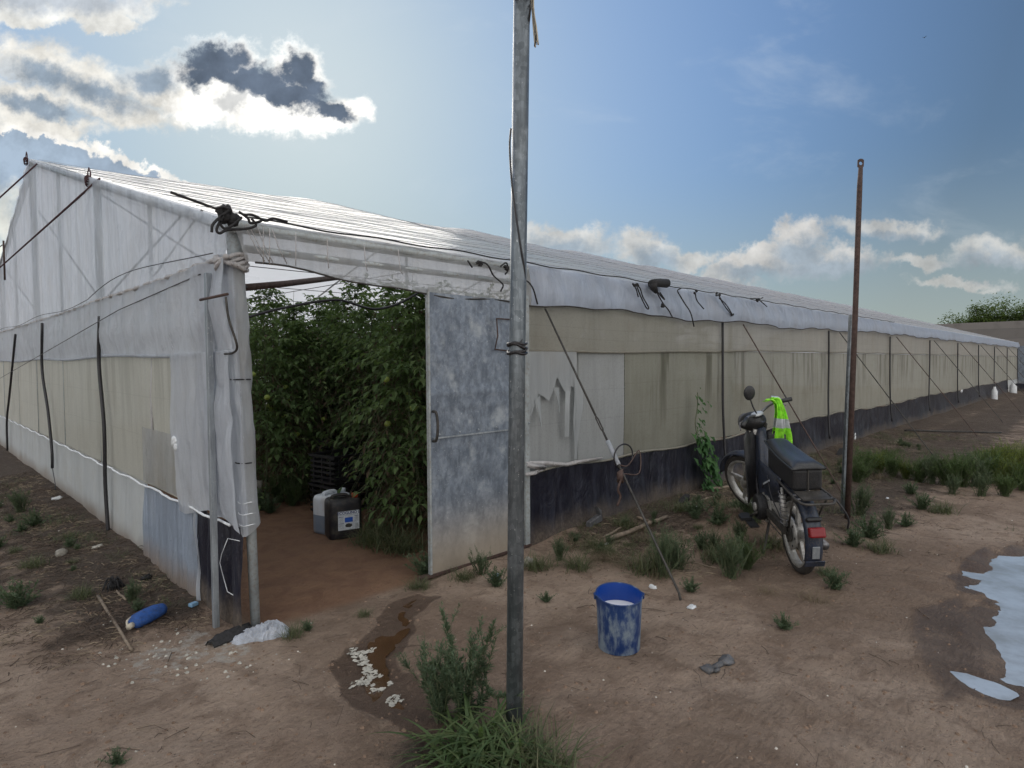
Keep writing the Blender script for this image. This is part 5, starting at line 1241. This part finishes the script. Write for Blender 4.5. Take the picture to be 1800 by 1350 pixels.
def put(meshes, name, label, cat, p, s=1, rz=None, group=None, zoff=-.005):
    me, st = meshes; rz = rnd.uniform(0, 6.28) if rz is None else rz
    o = bpy.data.objects.new(name, me) if st is None else None
    loc = (p[0], p[1], g1(p[0], p[1])+zoff)
    if o:
        COL.objects.link(o); o.location = loc; o.rotation_euler[2] = rz; o.scale = (s, s, s); return tag(o, label, cat, group)
    t = empty(name, label, cat, loc, rz, group); t.scale = (s, s, s)
    l = bpy.data.objects.new('leaves', me); COL.objects.link(l); l.parent = t
    if not isinstance(st, bpy.types.Mesh):
        smm = bpy.data.meshes.new('stems'); smm.from_pydata(st.v, [], st.f); smm.materials.append(M['stem'])
    else: smm = st
    q = bpy.data.objects.new('stems', smm); COL.objects.link(q); q.parent = t; return t
def st2m(m):
    me, st = m
    if st is None: return m
    smm = bpy.data.meshes.new('stems'); smm.from_pydata(st.v, [], st.f); smm.materials.append(M['stem']); return (me, smm)
WF = [st2m(mk(weed_feather(100+i, .42, 9, 30, .030, 80, top=1))) for i in range(3)]        # bushy feathery
WD_ = [st2m(mk(weed_feather(120+i, .34, 30, 30, .028, 60, top=1))) for i in range(3)]      # upright dense
WL = [st2m(mk(weed_feather(140+i, .16, 28, 66, .028, 45, top=0, wd=.28))) for i in range(3)]  # low spreading
WG = [mk(weed_tuft(160+i, 190, .17, rad=.06)) for i in range(3)]
WDRY = [mk(weed_tuft(260+i, 90, .20, wd=.003, el=(10, 80), bend=.6, mats=('drygrass',), rad=.05)) for i in range(2)]
WB_ = [mk(weed_broad(180+i, 95, .16, rad=.07)) for i in range(2)]
WY_ = [st2m(mk(weed_feather(200+i, .40, 46, 42, .034, 70, mats=('weedy',)))) for i in range(2)]
WX_ = [st2m(mk(weed_feather(220+i, .38, 46, 42, .034, 70, mats=('weed2',)))) for i in range(3)]
# the big bush at the foot of the foreground pole
B, mt = weed_feather(300, .46, 9, 42, .036, 130, wd=.18)
r = B.r
for k, (du, dv) in enumerate(((778, 1078), (872, 1092), (757, 1165), (830, 1170), (905, 1225))):
    base = G(818, 1262); tip = DP(du, dv, base+RIGHT_H*0-FWD_H*.02*k)-base; pts = [tip*t+np.array((0, 0, .05*math.sin(t*3.1)))+r.randn(3)*.006 for t in lin(0, 1, 9)]
    B.stem.tube(pts, [.0042*(1-.75*j/8)+.0006 for j in range(9)], 5, cap=False)
    for _ in range(210):
        t = r.rand()**.7; x_ = t*8; i = min(int(x_), 7); c = pts[i]+(pts[i+1]-pts[i])*(x_-i); ll = .034*(1.3-.5*t)*(.6+.7*r.rand())
        B.leaf(c, _n(rdir(r, -10, 60)+_n(tip)*.8), ll, ll*.24, lc=min(1, .6*r.rand()+.4*t))
    for _ in range(7):
        j = r.randint(2, 7); dd = _n(tip+rdir(r, 0, 40)*.6*np.linalg.norm(tip)/.4); l2 = .08+.09*r.rand(); q = [pts[j]+dd*l2*t for t in (0, .5, 1)]; B.stem.tube(q, [.0016, .0012, .0007], 3, cap=False)
        for _ in range(34): t = r.rand(); ll = .026*(.6+.7*r.rand()); B.leaf(pts[j]+dd*l2*t, _n(rdir(r, -10, 60)+dd*.8), ll, ll*.18)
base = G(818, 1262); put(st2m((B.mesh('leaves', [M['weed']]), B.stem)), 'weed_bush', 'grey green feathery weed bush at the foot of the foreground pole', 'weed', base, rz=0)
put(st2m(mk(weed_feather(301, .30, 14, 30, .032, 90))), 'weed_bush', 'shorter feathery weed at the left edge of the foreground bush', 'weed', G(775, 1265), 1.0)
for (u, v, m, s, lb) in ((850, 1322, WB_[0], 1.0, 'bright green broad bladed weed in front of the feathery bush'), (800, 1350, WB_[1], .95, 'broad bladed weed cut by the bottom edge of the photo'),
        (905, 1330, WG[0], 1.15, 'grassy tuft hugging the base of the foreground pole'), (950, 1352, WG[1], 1.05, 'pale grass tuft right of the foreground pole'), (893, 1345, WB_[1], .8, 'dark bladed weed just under the foreground pole'),
        (748, 1012, WL[0], 1.3, 'dark green weed at the left foot of the metal door'), (735, 1034, WG[2], .6, 'small grass tuft before the door foot'),
        (845, 1010, WD_[0], .55, 'scrubby weed in front of the metal door'), (815, 1018, WG[0], .65, 'dry grass tuft under the metal door'), (873, 1030, WL[1], .9, 'low weed beside the scrap of light blue plastic'),
        (945, 1000, WG[1], .9, 'grass tuft just right of the foreground pole by the skirt'), (985, 985, WD_[1], .55, 'fine weed between the foreground pole and the planks'), (1015, 998, WG[2], .9, 'grassy tuft before the broken planks'), (960, 1058, WL[2], .5, 'small weed behind the blue bucket at the left'),
        (1165, 1012, WD_[2], 1.0, 'tall grassy weed around the foot of the first stay'), (1140, 1005, WG[0], 1.2, 'tuft left of the first stay foot'), (1188, 1000, WD_[0], .8, 'upright weed right of the first stay'),
        (1215, 1040, WL[0], .7, 'flat weed by the white scrap at the stay foot'), (1285, 1015, WD_[1], .95, 'thick dark weed clump left of the moped rear wheel'), (1310, 1000, WX_[0], .62, 'green weed clump below the moped engine'), (1262, 985, WG[1], 1.1, 'loose grass left of the moped'),
        (1235, 965, WL[1], 1.0, 'low weed before the climbing vine'), (1330, 925, WD_[0], .75, 'weed under the moped front wheel'), (1262, 925, WL[2], 1.2, 'spreading weed beside the moped front wheel'), (1300, 955, WD_[2], .6, 'weed between the moped wheels'), (1360, 960, WG[2], .9, 'grass under the moped stand'), (1222, 905, WL[0], 1.2, 'weed with pale flowers behind the first stay foot'),
        (1468, 1035, WL[1], .95, 'dark green weed at the moped rear tyre'), (1455, 1010, WG[0], .55, 'small tuft touching the moped rear tyre'), (1377, 1105, WL[2], .62, 'lone small round weed on bare sand'),
        (1510, 905, WD_[0], 1.0, 'tall weed right of the rusty post foot'), (1528, 945, WL[0], 1.4, 'dark weed below the rusty post'), (1500, 960, WL[1], 1.1, 'weed left of the dark clump under the rusty post'), (1560, 930, WD_[1], .6, 'thin weed with seed heads right of the rusty post'), (1592, 925, WL[2], .9, 'ragged weed at the sand edge right of the rusty post'), (1545, 968, WG[2], .9, 'grass strip at the front of the right weeds'),
        (35, 900, WD_[0], .75, 'faint weed at the left edge near the gable'), (60, 925, WL[2], 1.1, 'dusty weed in the trodden soil left of the gable'), (30, 1068, WL[0], 1.25, 'dusty low weed at the left edge of the photo'), (232, 1058, WD_[1], .45, 'weed standing behind the blue canteen'), (243, 1072, WL[1], .5, 'small weed touching the blue canteen'),
        (515, 1118, WG[1], .55, 'tuft beside the white plastic bag'), (540, 1108, WL[1], .45, 'sparse weed on the door sill line'), (640, 1082, WG[2], .35, 'tiny tuft on the threshold'), (205, 1342, WL[2], .42, 'small sprig at the bottom left'),
        (1620, 895, WL[1], 1.2, 'flat dry weed on the sand at right'), (1655, 900, WG[2], 1.0, 'dry weed before the green strip'), (1600, 868, WL[0], 1.0, 'small weed between post and green strip')):
    put(m, 'weed', lb, 'weed', GP(u, v), s, group='weeds growing round the greenhouse foot')
# green strip at right
i = 0
strip = [(1520, 838, WX_[0], 1.0), (1545, 832, WY_[0], .75), (1508, 848, WX_[1], .8), (1570, 838, WX_[2], .8), (1592, 842, WY_[1], .6), (1615, 848, WX_[1], .8), (1640, 850, WD_[1], 1.1), (1662, 852, WX_[0], 1.0), (1690, 856, WX_[2], 1.05), (1712, 855, WD_[0], 1.2), (1735, 850, WX_[1], 1.1), (1760, 842, WY_[0], 1.15), (1778, 856, WY_[1], .9), (1792, 838, WY_[0], 1.1), (1725, 872, WD_[2], .8), (1765, 872, WX_[2], .7), (1800, 862, WX_[1], .9), (1675, 868, WD_[0], .7), (1640, 832, WD_[1], .8), (1700, 832, WD_[2], .9), (1745, 822, WX_[0], .8), (1560, 820, WX_[1], .7), (1815, 845, WY_[1], 1.1), (1770, 815, WX_[2], .7)]
for u, v, m, s in strip:
    yel = m in WY_; side = 'left of' if u < 1600 else 'behind' if v < 840 else 'in'
    lb = ('yellow green feathery weed ' if yel else 'deep green bushy weed ')+{'left of': 'at the left end of the green strip', 'behind': 'at the back of the green strip at right', 'in': 'in the thick of the green strip at right'}[side]
    put(m, 'bushy_weed', lb, 'weed', GP(u, v), s*1.0, group=('yellow' if yel else 'green')+' weeds '+side+' the strip by the stays')
# climbing vine on the skirt
B = LB(77); r = B.r; v0 = WY(1248, 872, -.14); path = [WY(u, v, -.11) for u, v in ((1240, 868), (1243, 830), (1235, 800), (1228, 775), (1222, 745), (1226, 715), (1226, 690))]
path = spline(path, 5); B.stem.tube([p-v0 for p in path], .005, 5); 
for k in range(330):
    t = r.rand(); f = t**1.35; i = min(int(f*(len(path)-1)), len(path)-2); dens = 1 if f < .62 else .3
    if r.rand() > dens: continue
    wdt = .17 if f < .6 else .07; c = path[i]-v0+np.array((r.randn()*wdt*.5, -abs(r.randn())*.05, r.randn()*.05)); d = np.array((r.randn()*.6, -.5, -.7+r.randn()*.3)); l = .105*(.6+.6*r.rand())*(1 if f < .6 else .6)
    B.leaf(c, d, l, l*.62, up=(0, -1, .4), droop=.3)
me = B.mesh('leaves', [M['vine']]); smm = bpy.data.meshes.new('stems'); smm.from_pydata(B.stem.v, [], B.stem.f); smm.materials.append(M['stem'])
t = empty('climbing_vine', 'green vine climbing the black skirt left of the moped', 'vine', tuple(v0))
for nm, mm in (('leaves', me), ('stem', smm)): o = bpy.data.objects.new(nm, mm); COL.objects.link(o); o.parent = t
# weeds inside along the row feet
for k, (u, v, m, s) in enumerate(((655, 958, WG[0], 1.3), (690, 965, WG[1], 1.5), (665, 945, WG[2], 1.4), (715, 968, WG[0], 1.2), (490, 885, WX_[0], .9), (530, 880, WX_[1], .9), (455, 895, WL[0], 1.6), (515, 888, WX_[2], .7), (475, 900, WL[1], 1.2), (560, 868, WX_[0], .9))):
    p = G(u, v); put(m, 'weed', ['grass at the foot of the tomato row by the door', 'leafy weeds under the tomato plants behind the jerrycans'][k > 3], 'weed', p, s, group=['grass tufts by the row foot', 'weeds under the tomato plants'][k > 3])
# trees behind the block wall
def tree(lab, loc, H, Wd, seed, n=2600, trunk=.12):
    B = LB(seed); r = B.r; b = MB(); top = np.array((0, 0, H*.55)); b.tube([(0, 0, -.2), (.05, .03, H*.3), tuple(top)], [trunk, trunk*.75, trunk*.4], 8)
    cl = []
    for k in range(26):
        d = rdir(r, 8, 85); l = (.3+.7*r.rand()); c = np.array((0, 0, H*.55))+np.array((d[0]*Wd*l, d[1]*Wd*l, d[2]*H*.42*l+r.randn()*.15)); cl.append(c); b.tube([top*(.6+.4*r.rand()), c], [trunk*.3, .012], 5, cap=False)
    for c in cl:
        R_ = .35+.35*r.rand()
        for _ in range(n//26):
            p = c+r.randn(3)*R_*np.array((.6, .6, .5)); l = .13+.08*r.rand(); B.leaf(p, rdir(r, -30, 60), l, l*.5, lc=min(1, max(0, .5*r.rand()+.35*(p[2]-c[2])/R_+.25)))
    t = empty('tree', lab, 'tree', loc); o = bpy.data.objects.new('crown', B.mesh('crown', [M['treeleaf']])); COL.objects.link(o); o.parent = t
    b.build('trunk', M['bark'], t)
for u, H, Wd, lb, sd in ((1692, 4.5, 1.6, 'low green tree crown at the left behind the block wall', 1), (1742, 5.5, 1.6, 'tallest pointed tree behind the block wall', 2), (1722, 4.9, 1.4, 'small tree just left of the tallest one behind the block wall', 5), (1795, 5.6, 2.0, 'bushy tree at the right edge behind the block wall', 3), (1770, 4.8, 1.5, 'tree between the tallest and the right edge tree', 4)):
    p = WX(u, 600, 47.5); tree(lb, (47.5, p[1], 0), H, Wd, 500+sd, 3000)
# ================================================================ small things on the ground and on the walls
def on(u, v): p = GP(u, v); return p
# blue canteen
a = on(238, 1105); c_ = on(285, 1082); ctr = (a+c_)/2; dr_ = c_-a; ln = .235; rz = math.atan2(dr_[1], dr_[0])
t = empty('canteen', 'blue cloth wrapped bottle lying on the soil with a cream strap', 'bottle', (ctr[0], ctr[1], g1(ctr[0], ctr[1])), rz)
b = MB(); prof = [(-.118, .012), (-.112, .036), (-.09, .047), (-.02, .050), (.05, .047), (.095, .040), (.113, .028), (.118, .008)]
vs = []; n = 16
for x_, r_ in prof: vs += [(x_, r_*1.05*math.cos(2*math.pi*k/n), .043+r_*.88*math.sin(2*math.pi*k/n)+.003*math.sin(x_*90+k)) for k in range(n)]
b.add(vs, [(i*n+k, (i+1)*n+k, (i+1)*n+(k+1) % n, i*n+(k+1) % n) for i in range(len(prof)-1) for k in range(n)]+[tuple(range(n)), tuple(range((len(prof)-1)*n+n-1, (len(prof)-1)*n-1, -1))]); b.build('wrapped_body', M['cloth_blue'], t)
MB().tube(spline([(-.13, .02, .02), (-.10, .055, .045), (-.03, .058, .055), (.05, .052, .06), (.08, .045, .05)], 4), .007, 6).build('strap', M['cream'], t)
MB().tube([(-.150, .0, .03), (-.118, 0, .035)], [.017, .017], 12).build('cap', M['cream'], t)
def stick(u0, v0, u1, v1, r, lab, m='wood', lift=0):
    a, c = on(u0, v0), on(u1, v1); n = 6; pts = [a+(c-a)*k/n+np.array((0, 0, r+lift*k/n+.004*math.sin(k*2))) for k in range(n+1)]
    o = MB().tube(pts, [r*(1-.15*k/n) for k in range(n+1)], 8).build('stick', M[m]); return tag(o, lab, 'stick')
stick(172, 1050, 232, 1146, .010, 'straight grey brown stick left of the blue canteen')
stick(205, 1042, 222, 1056, .008, 'short stump of cane by the black frayed rag')
stick(1062, 956, 1172, 912, .022, 'long dark plank like stick at the foot of the black skirt'); stick(1060, 948, 1100, 925, .012, 'pale broken stick on the dark plank pile')
stick(1120, 912, 1150, 922, .014, 'short branch at the end of the plank pile'); stick(1200, 892, 1262, 872, .012, 'pale stick below the climbing vine'); stick(1252, 862, 1290, 858, .02, 'thick pale branch behind the moped front wheel')
stick(1150, 975, 1260, 1000, .006, 'thin twig in the weeds behind the bucket')
stick(1590, 758, 1760, 762, .02, 'long straight bar lying on the soil beyond the stays', 'steel_dark')
# frayed black rag
p = on(200, 1035); b = MB()
for k in range(26):
    a = rnd.uniform(0, 6.28); l = rnd.uniform(.03, .085); b.tube(spline([(0, 0, .03), (l*.5*math.cos(a), l*.5*math.sin(a), .05+rnd.uniform(0, .03)), (l*math.cos(a), l*math.sin(a), .004)], 3), .004, 4)
for k in range(5): b.ball((rnd.uniform(-.02, .02), rnd.uniform(-.02, .02), .03), (.022, .02, .018), 7, 5, jit=.6)
o = b.build('frayed_rag', M['rope'], loc=tuple(p)); tag(o, 'frayed black rag like a spider on the soil near the gable', 'rag')
def lump(name, lab, cat, u, v, r, m, jit=.45, sq=1, p=None, lift=0, n=(22, 16), rz=0):
    p = on(u, v) if p is None else p; b = MB(); rr = (r, r*.8, r*.6*sq) if not hasattr(r, '__len__') else r
    b.ball((0, 0, rr[2]*.55), rr, n[0], n[1], jit=jit); 
    sd = rnd.random()*50
    b.v = [(x+.18*rr[0]*(float(vn(x*40+sd, y*40+z*30))-.5)*2, y+.18*rr[1]*(float(vn(y*40+sd, z*40+x*30))-.5)*2, z+.2*rr[2]*(float(vn(x*50+z*20+sd, y*50))-.5)*2) for x, y, z in b.v]
    o = b.build(name, M[m], loc=(p[0], p[1], p[2]+lift)); o.rotation_euler[2] = rz; return tag(o, lab, cat)
lump('crumpled_rag', 'small dark striped rag close under the gable sheet', 'rag', 258, 1018, .035, 'rope')
lump('stone', 'round grey stone lying left of the gable', 'stone', 108, 976, (.042, .038, .034), 'stone', .15)
lump('stone', 'rounded stone half buried right of the foreground pole by the skirt', 'stone', 928, 994, (.05, .045, .04), 'stone', .2)
lump('plastic_scrap', 'white scrap under the gable film at left', 'litter', 100, 878, (.05, .04, .02), 'white_sc')
lump('plastic_scrap', 'white tuft at the hose end at left', 'litter', 172, 963, (.04, .03, .015), 'lime')
# white crumpled bag beside the corner post
p = on(455, 1118); b = MB()
def bag(s, t):
    x_ = -.17+.34*s; y_ = -.09+.18*t; e = max(0, 1-(2*s-1)**4)*max(0, 1-(2*t-1)**4)
    rg = abs(ns(52, s*6, t*5, 2))*2+abs(ns(53, s*15, t*12, 2))*.8
    return (x_+.03*ns(50, t*6, s*3), y_*(.8+.5*ns(54, s*5, 0))+.03*ns(51, s*8, t*3), -.012+(.03+.06*s)*e*(1.25-1.1*rg))
b.grid(bag, 60, 40); o = b.build('plastic_bag', M['white_pl'], smooth=False, loc=tuple(p)); o.rotation_euler[2] = math.atan2(RIGHT_H[1], RIGHT_H[0])+R(25); tag(o, 'crumpled white plastic bag beside the door corner post', 'plastic bag')
p = on(405, 1120); b = MB(); b.grid(lambda s, t: (-.13+.26*s, (-.05+.1*t)*(.5+.5*math.sin(math.pi*s)+.3), .03*math.sin(math.pi*t)*(1+ns(60, s*9, t*9))+.05*s*(1-s)+.0), 24, 12)
o = b.build('black_film_scrap', M['rope'], loc=tuple(p)); solid(o, .004); o.rotation_euler[2] = math.atan2(RIGHT_H[1], RIGHT_H[0])+R(62); tag(o, 'crumpled strip of black film trailing from the corner post', 'film scrap')
p = on(340, 1066); o = MB().box((0, 0, .014), (.05, .035, .022), rotm((0, 0, 1), .4)).build('blue_clip', M['sky_pl'], smooth=False, loc=tuple(p)); bevel(o, .004); tag(o, 'small light blue plastic clip by the gable film', 'clip')
lump('plastic_scrap', 'scrap of light blue plastic in the weeds before the door', 'litter', 872, 1018, (.035, .028, .02), 'sky_pl')
lump('plastic_scrap', 'white scrap at the foot of the first stay', 'litter', 1216, 1068, (.035, .022, .008), 'white_sc')
lump('plastic_scrap', 'curled white scrap in the grass left of the first stay', 'litter', 1148, 1034, (.014, .03, .012), 'white_sc')
lump('plastic_scrap', 'white scrap on the plank pile', 'litter', 1068, 956, (.035, .022, .012), 'white_sc')
lump('plastic_scrap', 'thin white scrap below the vine', 'litter', 1224, 893, (.04, .02, .008), 'white_sc')
lump('plastic_scrap', 'small white scrap near the stick by the rusty post', 'litter', 1560, 876, (.03, .015, .006), 'white_sc')
# dark folded thing on the skirt foot and black opening
p = on(1048, 925); b = MB(); b.poly([(-.09, 0, 0), (.10, 0, .03), (.09, 0, .13), (.03, 0, .17), (.07, 0, .09), (-.09, 0, .05)], .05, (0, 1, 0)); o = b.build('rubber_scrap', M['grey_pl'], smooth=False, loc=tuple(p)); bevel(o, .006); tag(o, 'dark bent piece of rubber at the foot of the black skirt', 'rubber scrap')
p = on(1204, 884); b = MB(); b.poly([(-.09, 0, 0), (.10, 0, 0), (.11, 0, .075), (.02, 0, .05)], .06, (0, 1, 0)); o = b.build('black_wedge', M['rope'], smooth=False, loc=tuple(p)); bevel(o, .006); tag(o, 'black wedge shaped scrap at the skirt foot', 'scrap')
p = on(1478, 800); b = MB(); b.poly([(-.10, 0, 0), (.10, 0, 0), (.11, 0, .10), (.06, 0, .085)], .05, (0, 1, 0)); o = b.build('black_wedge', M['rope'], smooth=False, loc=tuple(p)); tag(o, 'small black flap left of the rusty post near the skirt', 'scrap')
# crushed grey plastic lying on the sand
p = on(1262, 1172); t = empty('crushed_pump', 'crushed grey plastic pump piece pressed into the sand', 'plastic piece', tuple(p), math.atan2(RIGHT_H[1], RIGHT_H[0])+R(32))
for nm, c, r_ in (('pump_end', (.07, 0, .012), (.042, .035, .022)), ('pump_body', (0, 0, .008), (.07, .017, .014)), ('pump_foot', (-.075, 0, .010), (.036, .034, .018)), ('pump_tab', (-.045, -.03, .008), (.022, .012, .01))):
    MB().ball(c, r_, 14, 9, jit=.45).build(nm, M['grey_pl'], t)
# tags and bottles on the skirt
p = WY(1503, 767, -.12); b = MB(); b.ball((0, 0, .03), (.035, .012, .03), 9, 7, jit=.5).ball((.01, 0, -.03), (.04, .012, .035), 9, 7, jit=.5)
o = b.build('white_tag', M['white_sc'], loc=tuple(p)); tag(o, 'crumpled white tag hanging on the black skirt right of the rusty post', 'tag')
p = WY(1690, 688, -.12); o = MB().ball((0, 0, 0), (.12, .03, .05), 9, 7, jit=.5).build('white_tag', M['white_sc'], loc=tuple(p)); tag(o, 'small white tag on the far part of the black skirt', 'tag')
for u, v0, v1, r_, lb in ((1748, 680, 708, .10, 'tall white bottle hanging at the far skirt'), (1781, 672, 697, .13, 'white bottle near the far end door')):
    c = WY(u, (v0+v1)/2, -.25); hh = abs(WY(u, v0, -.25)[2]-WY(u, v1, -.25)[2])/2
    o = MB().lathe([(0, -hh), (r_, -hh), (r_*1.05, -hh*.8), (r_, hh*.45), (r_*.45, hh*.8), (r_*.4, hh), (0, hh)], 16).build('white_bottle', M['white_sc'], loc=tuple(c)); tag(o, lb, 'bottle')
# bird
p = CAM+ray(1625, 66)*40; b = MB(); b.ball((0, 0, 0), (.06, .025, .025), 8, 6)
for s in (1, -1): b.add([(.03, 0, 0), (-.03, 0, 0), (-.03, s*.10, .06), (0, s*.13, .07)], [(0, 1, 2, 3)])
o = b.build('bird', M['rope'], loc=tuple(p)); tag(o, 'tiny dark bird flying high at the upper right', 'bird')
# pale crust flakes floating on the rivulet: uncountable
b = MB(); poly = [G(*q) for q in ((655,1115),(668,1118),(662,1135),(645,1150),(652,1165),(668,1180),(700,1205),(710,1225),(690,1238),(668,1225),(650,1215),(640,1200),(612,1215),(615,1195),(635,1188),(640,1170),(625,1160),(592,1160),(610,1140),(635,1125))]
xs = [q[0] for q in poly]; ys = [q[1] for q in poly]; k = 0
while k < 420:
    x_, y_ = rnd.uniform(min(xs), max(xs)), rnd.uniform(min(ys), max(ys))
    if float(sdpoly(np.array([x_]), np.array([y_]), poly)[0]) > -.002 or float(fbm(np.array([x_*14]), np.array([y_*14]))[0]) < .50: continue
    k += 1; s_ = .002+.009*rnd.random()**2.2; a = rnd.uniform(0, 6.28); n = 7; z0 = max(g1(x_, y_), -.0165)
    b.add([(x_+s_*1.5*(.6+.6*rnd.random())*math.cos(2*math.pi*j/n), y_+s_*(.6+.6*rnd.random())*math.sin(2*math.pi*j/n), z0+.003+.003*rnd.random()) for j in range(n)], [tuple(range(n))])
o = b.build('crust_flakes', M['lime'], smooth=False); solid(o, .002); tag(o, 'pale crust flakes on the muddy rivulet', 'crust', kind='stuff')
# small weeds in the litter by the skirt
rw = random.Random(5); vv = WL+WG+[WD_[0], WD_[1]]
for k in range(70):
    x_ = 2.6+9*rw.random()**1.5; y_ = -.2-abs(rw.gauss(0, .5))-.03*x_
    if math.hypot(x_-3.6, y_+1.5) < .35 or float(sdpoly(np.array([x_]), np.array([y_]), PUD)[0]) < .15: continue
    m_ = vv[rw.randrange(len(vv))]; put(m_, 'weed', 'small dusty weed in the litter along the black skirt', 'weed', (x_, y_, 0), (.35+.5*rw.random())*(.6 if m_ in WD_ else 1), group='small weeds in the litter along the skirt')
for k in range(44):
    x_ = 2.4+7*rw.random()**1.4; y_ = -.2-abs(rw.gauss(0, .75))-.03*x_
    if float(sdpoly(np.array([x_]), np.array([y_]), PUD)[0]) < .15: continue
    put(WDRY[k % 2], 'dry_tuft', 'dry straw coloured grass tuft in the litter along the black skirt', 'dry grass', (x_, y_, 0), .35+.6*rw.random(), group='dry tufts along the skirt')
for k in range(16):
    y_ = .6+5*rw.random(); x_ = -.25-abs(rw.gauss(0, .6)); put(vv[rw.randrange(6)], 'weed', 'small dusty weed on the trodden soil left of the gable', 'weed', (x_, y_, 0), .3+.4*rw.random(), group='small weeds left of the gable')
# gravel and twigs: uncountable
def scatter(n, area, mk_, m, name, lab, cat, seed):
    r = np.random.RandomState(seed); b = MB()
    for _ in range(n):
        q = area(r); mk_(b, q, r)
    o = b.build(name, m, smooth=False); return tag(o, lab, cat, kind='stuff')
def area_near(r):
    while True:
        d = 2.2+5.5*r.rand()**1.2; l = (r.rand()-.5)*1.75*d; p = CAM+FWD_H*d+RIGHT_H*l
        if (p[1] < -.02 or p[0] < -.08) and float(sdpoly(np.array([p[0]]), np.array([p[1]]), PUD)[0]) > .02 and float(sdpoly(np.array([p[0]]), np.array([p[1]]), STRW)[0]) > .0: return p
def peb(b, p, r, smin=.002, smax=.007):
    s = smin+(smax-smin)*r.rand()**3; n = 5; z = g1(p[0], p[1])
    vs = [(p[0]+s*math.cos(2*math.pi*j/n)*(.8+.4*r.rand()), p[1]+s*math.sin(2*math.pi*j/n)*(.8+.4*r.rand()), z-.001) for j in range(n)]+[(p[0]+.5*s*math.cos(2*math.pi*j/n+.5), p[1]+.5*s*math.sin(2*math.pi*j/n+.5), z+s*.6) for j in range(n)]
    b.add(vs, [(j, (j+1) % n, n+(j+1) % n, n+j) for j in range(n)]+[tuple(range(n, 2*n))])
M['peb_w'] = m_plain('pale_gravel', (.55, .51, .45), .8, 0, .3, 20); M['peb_d'] = m_plain('brown_clod', (.20, .135, .095), .95, 0, .35, 25, .5)
scatter(230, area_near, lambda b, p, r: peb(b, p, r, .0015, .009), M['peb_w'], 'pale_gravel', 'pale gravel grains strewn over the sand', 'gravel', 1)
scatter(2600, area_near, lambda b, p, r: peb(b, p, r, .003, .013), M['peb_d'], 'soil_crumbs', 'brown soil crumbs over the trodden sand', 'soil crumbs', 2)
def area_white(r):
    p = G(260+r.randn()*95+60, 1150+r.randn()*26); return p if (p[0] < -.05 or p[1] < -.05) else G(300, 1180)
scatter(130, area_white, lambda b, p, r: peb(b, p, r, .003, .014), M['lime'], 'lime_lumps', 'chalky white lumps spilt before the corner post', 'lime', 3)
def twig(b, p, r, l0=.03, l1=.16):
    a = r.rand()*6.28; l = l0+(l1-l0)*r.rand()**2; z = g1(p[0], p[1])+.003; k = r.randn()*.3; rr = .0008+.0016*r.rand()
    b.tube([(p[0]+l*t*math.cos(a+k*t), p[1]+l*t*math.sin(a+k*t), z+.012*r.rand()*math.sin(3*t)) for t in (0, .5, 1)], rr, 3, cap=False)
M['twig'] = m_plain('dry_twig', (.085, .06, .045), .9, 0, .5, 30); M['straw'] = m_plain('dry_straw', (.24, .19, .13), .9, 0, .4, 30)
scatter(260, area_near, twig, M['twig'], 'dry_twigs', 'thin dry twigs strewn over the sand', 'twigs', 4)
def area_wall(r):
    if r.rand() < .62:
        x_ = 2.5+12*r.rand()**1.3; return np.array((x_, -.12-abs(r.randn())*(.5+.05*x_), 0))
    y_ = .3+7*r.rand(); return np.array((-.12-abs(r.randn())*.55, y_, 0))
def tuft(b, p, r):
    for _ in range(9):
        q = p+np.array((r.randn()*.05, r.randn()*.05, 0)); twig(b, q, r, .02, .11)
scatter(1500, area_wall, tuft, M['twig'], 'plant_litter', 'dark dry plant litter along the greenhouse foot', 'litter', 5)
scatter(420, area_wall, tuft, M['straw'], 'straw_litter', 'pale straw litter along the greenhouse foot', 'litter', 6)
# ground cover: fine low growth along the wall, uncountable
B = LB(900); r = B.r
for _ in range(1500):
    if r.rand() < .8: x_ = 2.5+r.rand()**1.2*11; p = np.array((x_, -.15-abs(r.randn())*(.55+.03*x_), 0))
    else: p = np.array((-.15-abs(r.randn())*.7, .6+r.rand()*7, 0))
    if sdpoly(np.array([p[0]]), np.array([p[1]]), PUD)[0] < .1 or float(fbm(np.array([p[0]*1.3]), np.array([p[1]*1.3]))[0]) < .47: continue
    p[2] = g1(p[0], p[1])
    for k in range(16): B.blade(p+np.array((r.randn()*.05, r.randn()*.05, 0)), rdir(r, 10, 80), .03+.07*r.rand(), .003, .4, n=2)
o = bpy.data.objects.new('ground_cover', B.mesh('ground_cover', [M['grass']])); COL.objects.link(o); tag(o, 'sparse low green growth along the greenhouse foot', 'ground cover', kind='stuff')
